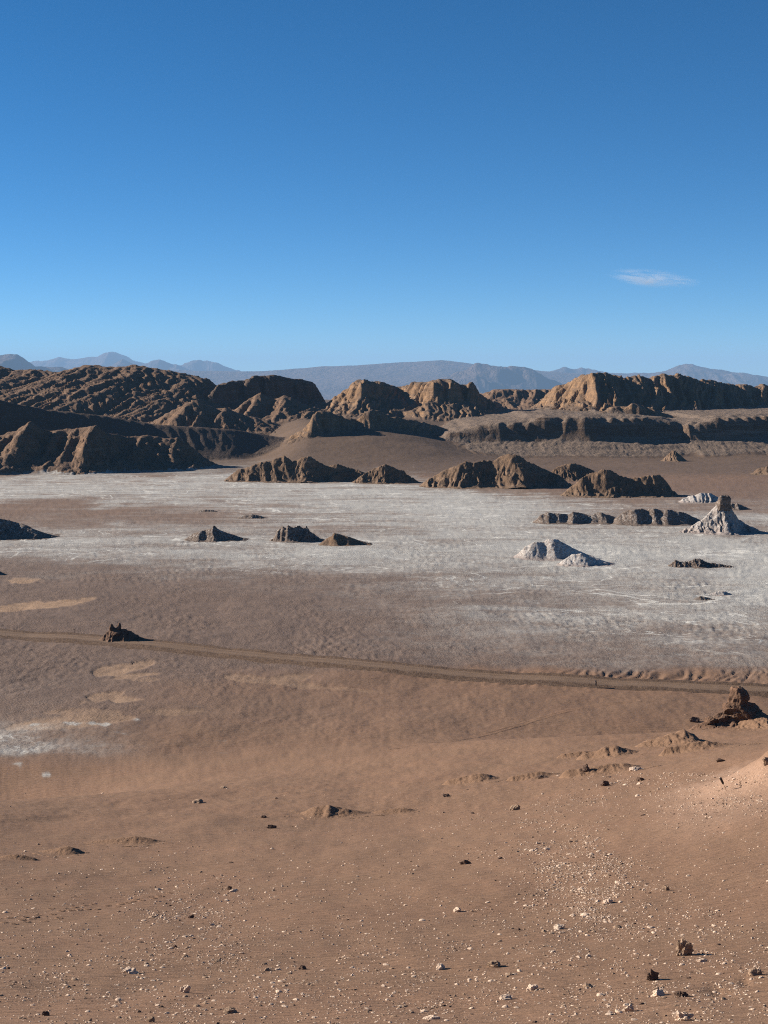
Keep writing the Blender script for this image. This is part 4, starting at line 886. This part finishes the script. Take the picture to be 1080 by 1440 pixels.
def person():
    x, y = flat(838, 967.5); z = float(ground_h(np.array([x]), np.array([y]))[0]) + .22
    root = tag(empty('person', (x, y, z)), 'person in dark clothes walking on the dirt road', 'person')
    M_SK = mat_plain('skin', (.30, .17, .11), .6); M_J = mat_plain('dark_jacket', (.02, .018, .022)); M_T = mat_plain('dark_trousers', (.03, .025, .028)); M_H = mat_plain('dark_hair', (.015, .01, .008)); M_B = mat_plain('brown_boots', (.05, .03, .02))
    def skin(name, V, E, R, mat, rootv=0, lv=2):
        me = bpy.data.meshes.new(name); me.from_pydata(V, E, []); me.materials.append(mat); o = bpy.data.objects.new(name, me); COL.objects.link(o); o.parent = root
        m = o.modifiers.new('skin', 'SKIN'); m.use_smooth_shade = True; d = me.skin_vertices[0].data
        for k, r in enumerate(R): d[k].radius = r if isinstance(r, tuple) else (r, r)
        d[rootv].use_root = True; s_ = o.modifiers.new('sub', 'SUBSURF'); s_.levels = lv; s_.render_levels = lv; return o
    # walks towards the left, a stride apart
    body_V = [(0, 0, .93), (.0, 0, 1.12), (-.02, 0, 1.38), (-.03, 0, 1.48), (-.05, 0, 1.56), (-.055, 0, 1.66), (-.05, 0, 1.72),
              (-.02, -.19, 1.42), (.05, -.23, 1.16), (-.08, -.24, .95), (-.11, -.24, .88), (-.02, .19, 1.42), (-.06, .23, 1.17), (-.2, .22, .98), (-.24, .22, .92),
              (0, -.09, .90), (-.14, -.1, .50), (-.20, -.1, .10), (-.30, -.1, .05), (0, .09, .90), (.07, .1, .50), (.26, .1, .13), (.17, .1, .04)]
    E = [(0, 1), (1, 2), (2, 3), (3, 4), (4, 5), (5, 6), (2, 7), (7, 8), (8, 9), (9, 10), (2, 11), (11, 12), (12, 13), (13, 14), (0, 15), (15, 16), (16, 17), (17, 18), (0, 19), (19, 20), (20, 21), (21, 22)]
    R = [(.13, .15), (.12, .14), (.13, .17), .07, .055, (.10, .085), .07, .065, .048, .034, .035, .065, .048, .034, .035, .085, .058, .04, .035, .085, .058, .04, .035]
    skin('body', body_V, E, R, M_SK)
    skin('jacket', [(0, 0, .90), (0, 0, 1.12), (-.02, 0, 1.38), (-.03, 0, 1.47), (-.02, -.19, 1.42), (.05, -.23, 1.16), (-.07, -.24, .97), (-.02, .19, 1.42), (-.06, .23, 1.17), (-.19, .22, 1.0)],
         [(0, 1), (1, 2), (2, 3), (2, 4), (4, 5), (5, 6), (2, 7), (7, 8), (8, 9)], [(.17, .19), (.15, .17), (.16, .20), .085, .085, .065, .052, .085, .065, .052], M_J)
    skin('trousers', [(0, 0, .93), (0, -.09, .88), (-.14, -.1, .50), (-.20, -.1, .12), (0, .09, .88), (.07, .1, .50), (.25, .1, .15)], [(0, 1), (1, 2), (2, 3), (0, 4), (4, 5), (5, 6)], [(.15, .17), .105, .078, .06, .105, .078, .06], M_T)
    skin('hair', [(-.03, 0, 1.64), (-.025, 0, 1.72), (-.04, 0, 1.76)], [(0, 1), (1, 2)], [.10, .11, .075], M_H)
    for (a, b_) in (((-.19, -.1, .08), (-.34, -.1, .045)), ((.27, .1, .13), (.14, .1, .04))): skin('boot', [a, b_], [(0, 1)], [.062, .05], M_B)
    return root
person()

# ------------------------------------------------------------------ footprints: rims pushed up in the sand
def footprints():
    V, Fc = [], []; n = 0; rr = np.random.default_rng(5)
    spots = [(8 + k * 13 + rr.normal(0, 3), 1301 - k * 2.3 + rr.normal(0, 2.5)) for k in range(19)] + [(12 + k * 15 + rr.normal(0, 3), 1294 - k * 2.4 + rr.normal(0, 3)) for k in range(15)]
    fx, fy = hits(np.array([s[0] for s in spots]), np.array([s[1] for s in spots]))
    for x, y in zip(fx, fy):
        a = np.linspace(0, 2 * math.pi, 15)[:-1]; rings = []
        for rad, h in ((1.5, -.02), (1.0, .045), (.55, .0), (.2, -.02)): rings.append(np.stack([x + np.cos(a) * rad * .2 * (1 + .1 * rr.normal(size=14)), y + np.sin(a) * rad * .22, 0 * a + h], 1))
        R = np.concatenate(rings); R[:, 2] += ground_h(R[:, 0], R[:, 1]) + .006; V.append(R); Fc.append(grid_faces(4, 14, True) + n); n += len(R)
    tag(mesh_from('footprints', np.concatenate(V), np.concatenate(Fc), M_GROUND, attrs={k: np.zeros(n) for k in ('salt', 'crust', 'silt', 'hummock', 'dune', 'streaky', 'back', 'pale')}), 'line of footprints across the sand at lower left', 'footprints', kind='stuff')
footprints()

# ------------------------------------------------------------------ cloud wisp and haze
def cloud():
    D = 30000.; X, Z = P(918, 392, D); s = D / F_PX
    v, f = ico(4); v = v * np.array([75 * s, 500., 15 * s]); 
    o = mesh_from('cloud', v, f, mat_cloud(), smooth=True); o.location = (float(X), D, float(Z)); o.rotation_euler = (0, math.radians(5.5), 0)
    tag(o, 'single thin white wisp of cloud low in the blue sky', 'cloud')
def mat_cloud():
    m = bpy.data.materials.new('thin_cloud'); m.use_nodes = True; nt = m.node_tree; nt.nodes.clear(); t = NT(nt)
    out = nt.nodes.new('ShaderNodeOutputMaterial'); pv = nt.nodes.new('ShaderNodeVolumePrincipled'); pv.inputs['Color'].default_value = (.95, .97, 1, 1)
    tc = nt.nodes.new('ShaderNodeTexCoord'); mp = nt.nodes.new('ShaderNodeMapping'); s = 1 / 75 / 15
    mp.inputs['Scale'].default_value = (1 / 1125, 1 / 500, 1 / 225); nt.links.new(tc.outputs['Object'], mp.inputs[0])
    ln = nt.nodes.new('ShaderNodeVectorMath'); ln.operation = 'LENGTH'; nt.links.new(mp.outputs[0], ln.inputs[0])
    fall = t.ramp(ln.outputs['Value'], .25, .95, 1, 0)
    m2 = nt.nodes.new('ShaderNodeMapping'); m2.inputs['Scale'].default_value = (.0016, .002, .013); m2.inputs['Rotation'].default_value = (0, .06, 0); nt.links.new(tc.outputs['Object'], m2.inputs[0])
    ns = t.noise(1.0, 5, .6, m2.outputs[0], .5)
    d = t.math('MULTIPLY', t.math('MULTIPLY', fall, t.ramp(ns, .40, .72)), .0026)
    nt.links.new(d, pv.inputs['Density']); nt.links.new(pv.outputs[0], out.inputs['Volume']); return m
cloud()
def haze():
    z0, z1, r = -900., 1090., 75000.
    V = [(x, y, z) for z in (z0, z1) for y in (-r, r) for x in (-r, r)]
    Fc = [[0, 2, 3, 1], [4, 5, 7, 6], [0, 1, 5, 4], [2, 6, 7, 3], [0, 4, 6, 2], [1, 3, 7, 5]]
    m = bpy.data.materials.new('thin_air_haze'); m.use_nodes = True; nt = m.node_tree; nt.nodes.clear()
    out = nt.nodes.new('ShaderNodeOutputMaterial'); pv = nt.nodes.new('ShaderNodeVolumePrincipled')
    pv.inputs['Color'].default_value = (.36, .60, .92, 1); pv.inputs['Density'].default_value = 2.1e-5; pv.inputs['Anisotropy'].default_value = 0
    nt.links.new(pv.outputs[0], out.inputs['Volume'])
    tag(mesh_from('haze', V, Fc, m, smooth=False), 'thin blue haze in the air over the valley', kind='stuff')
haze()
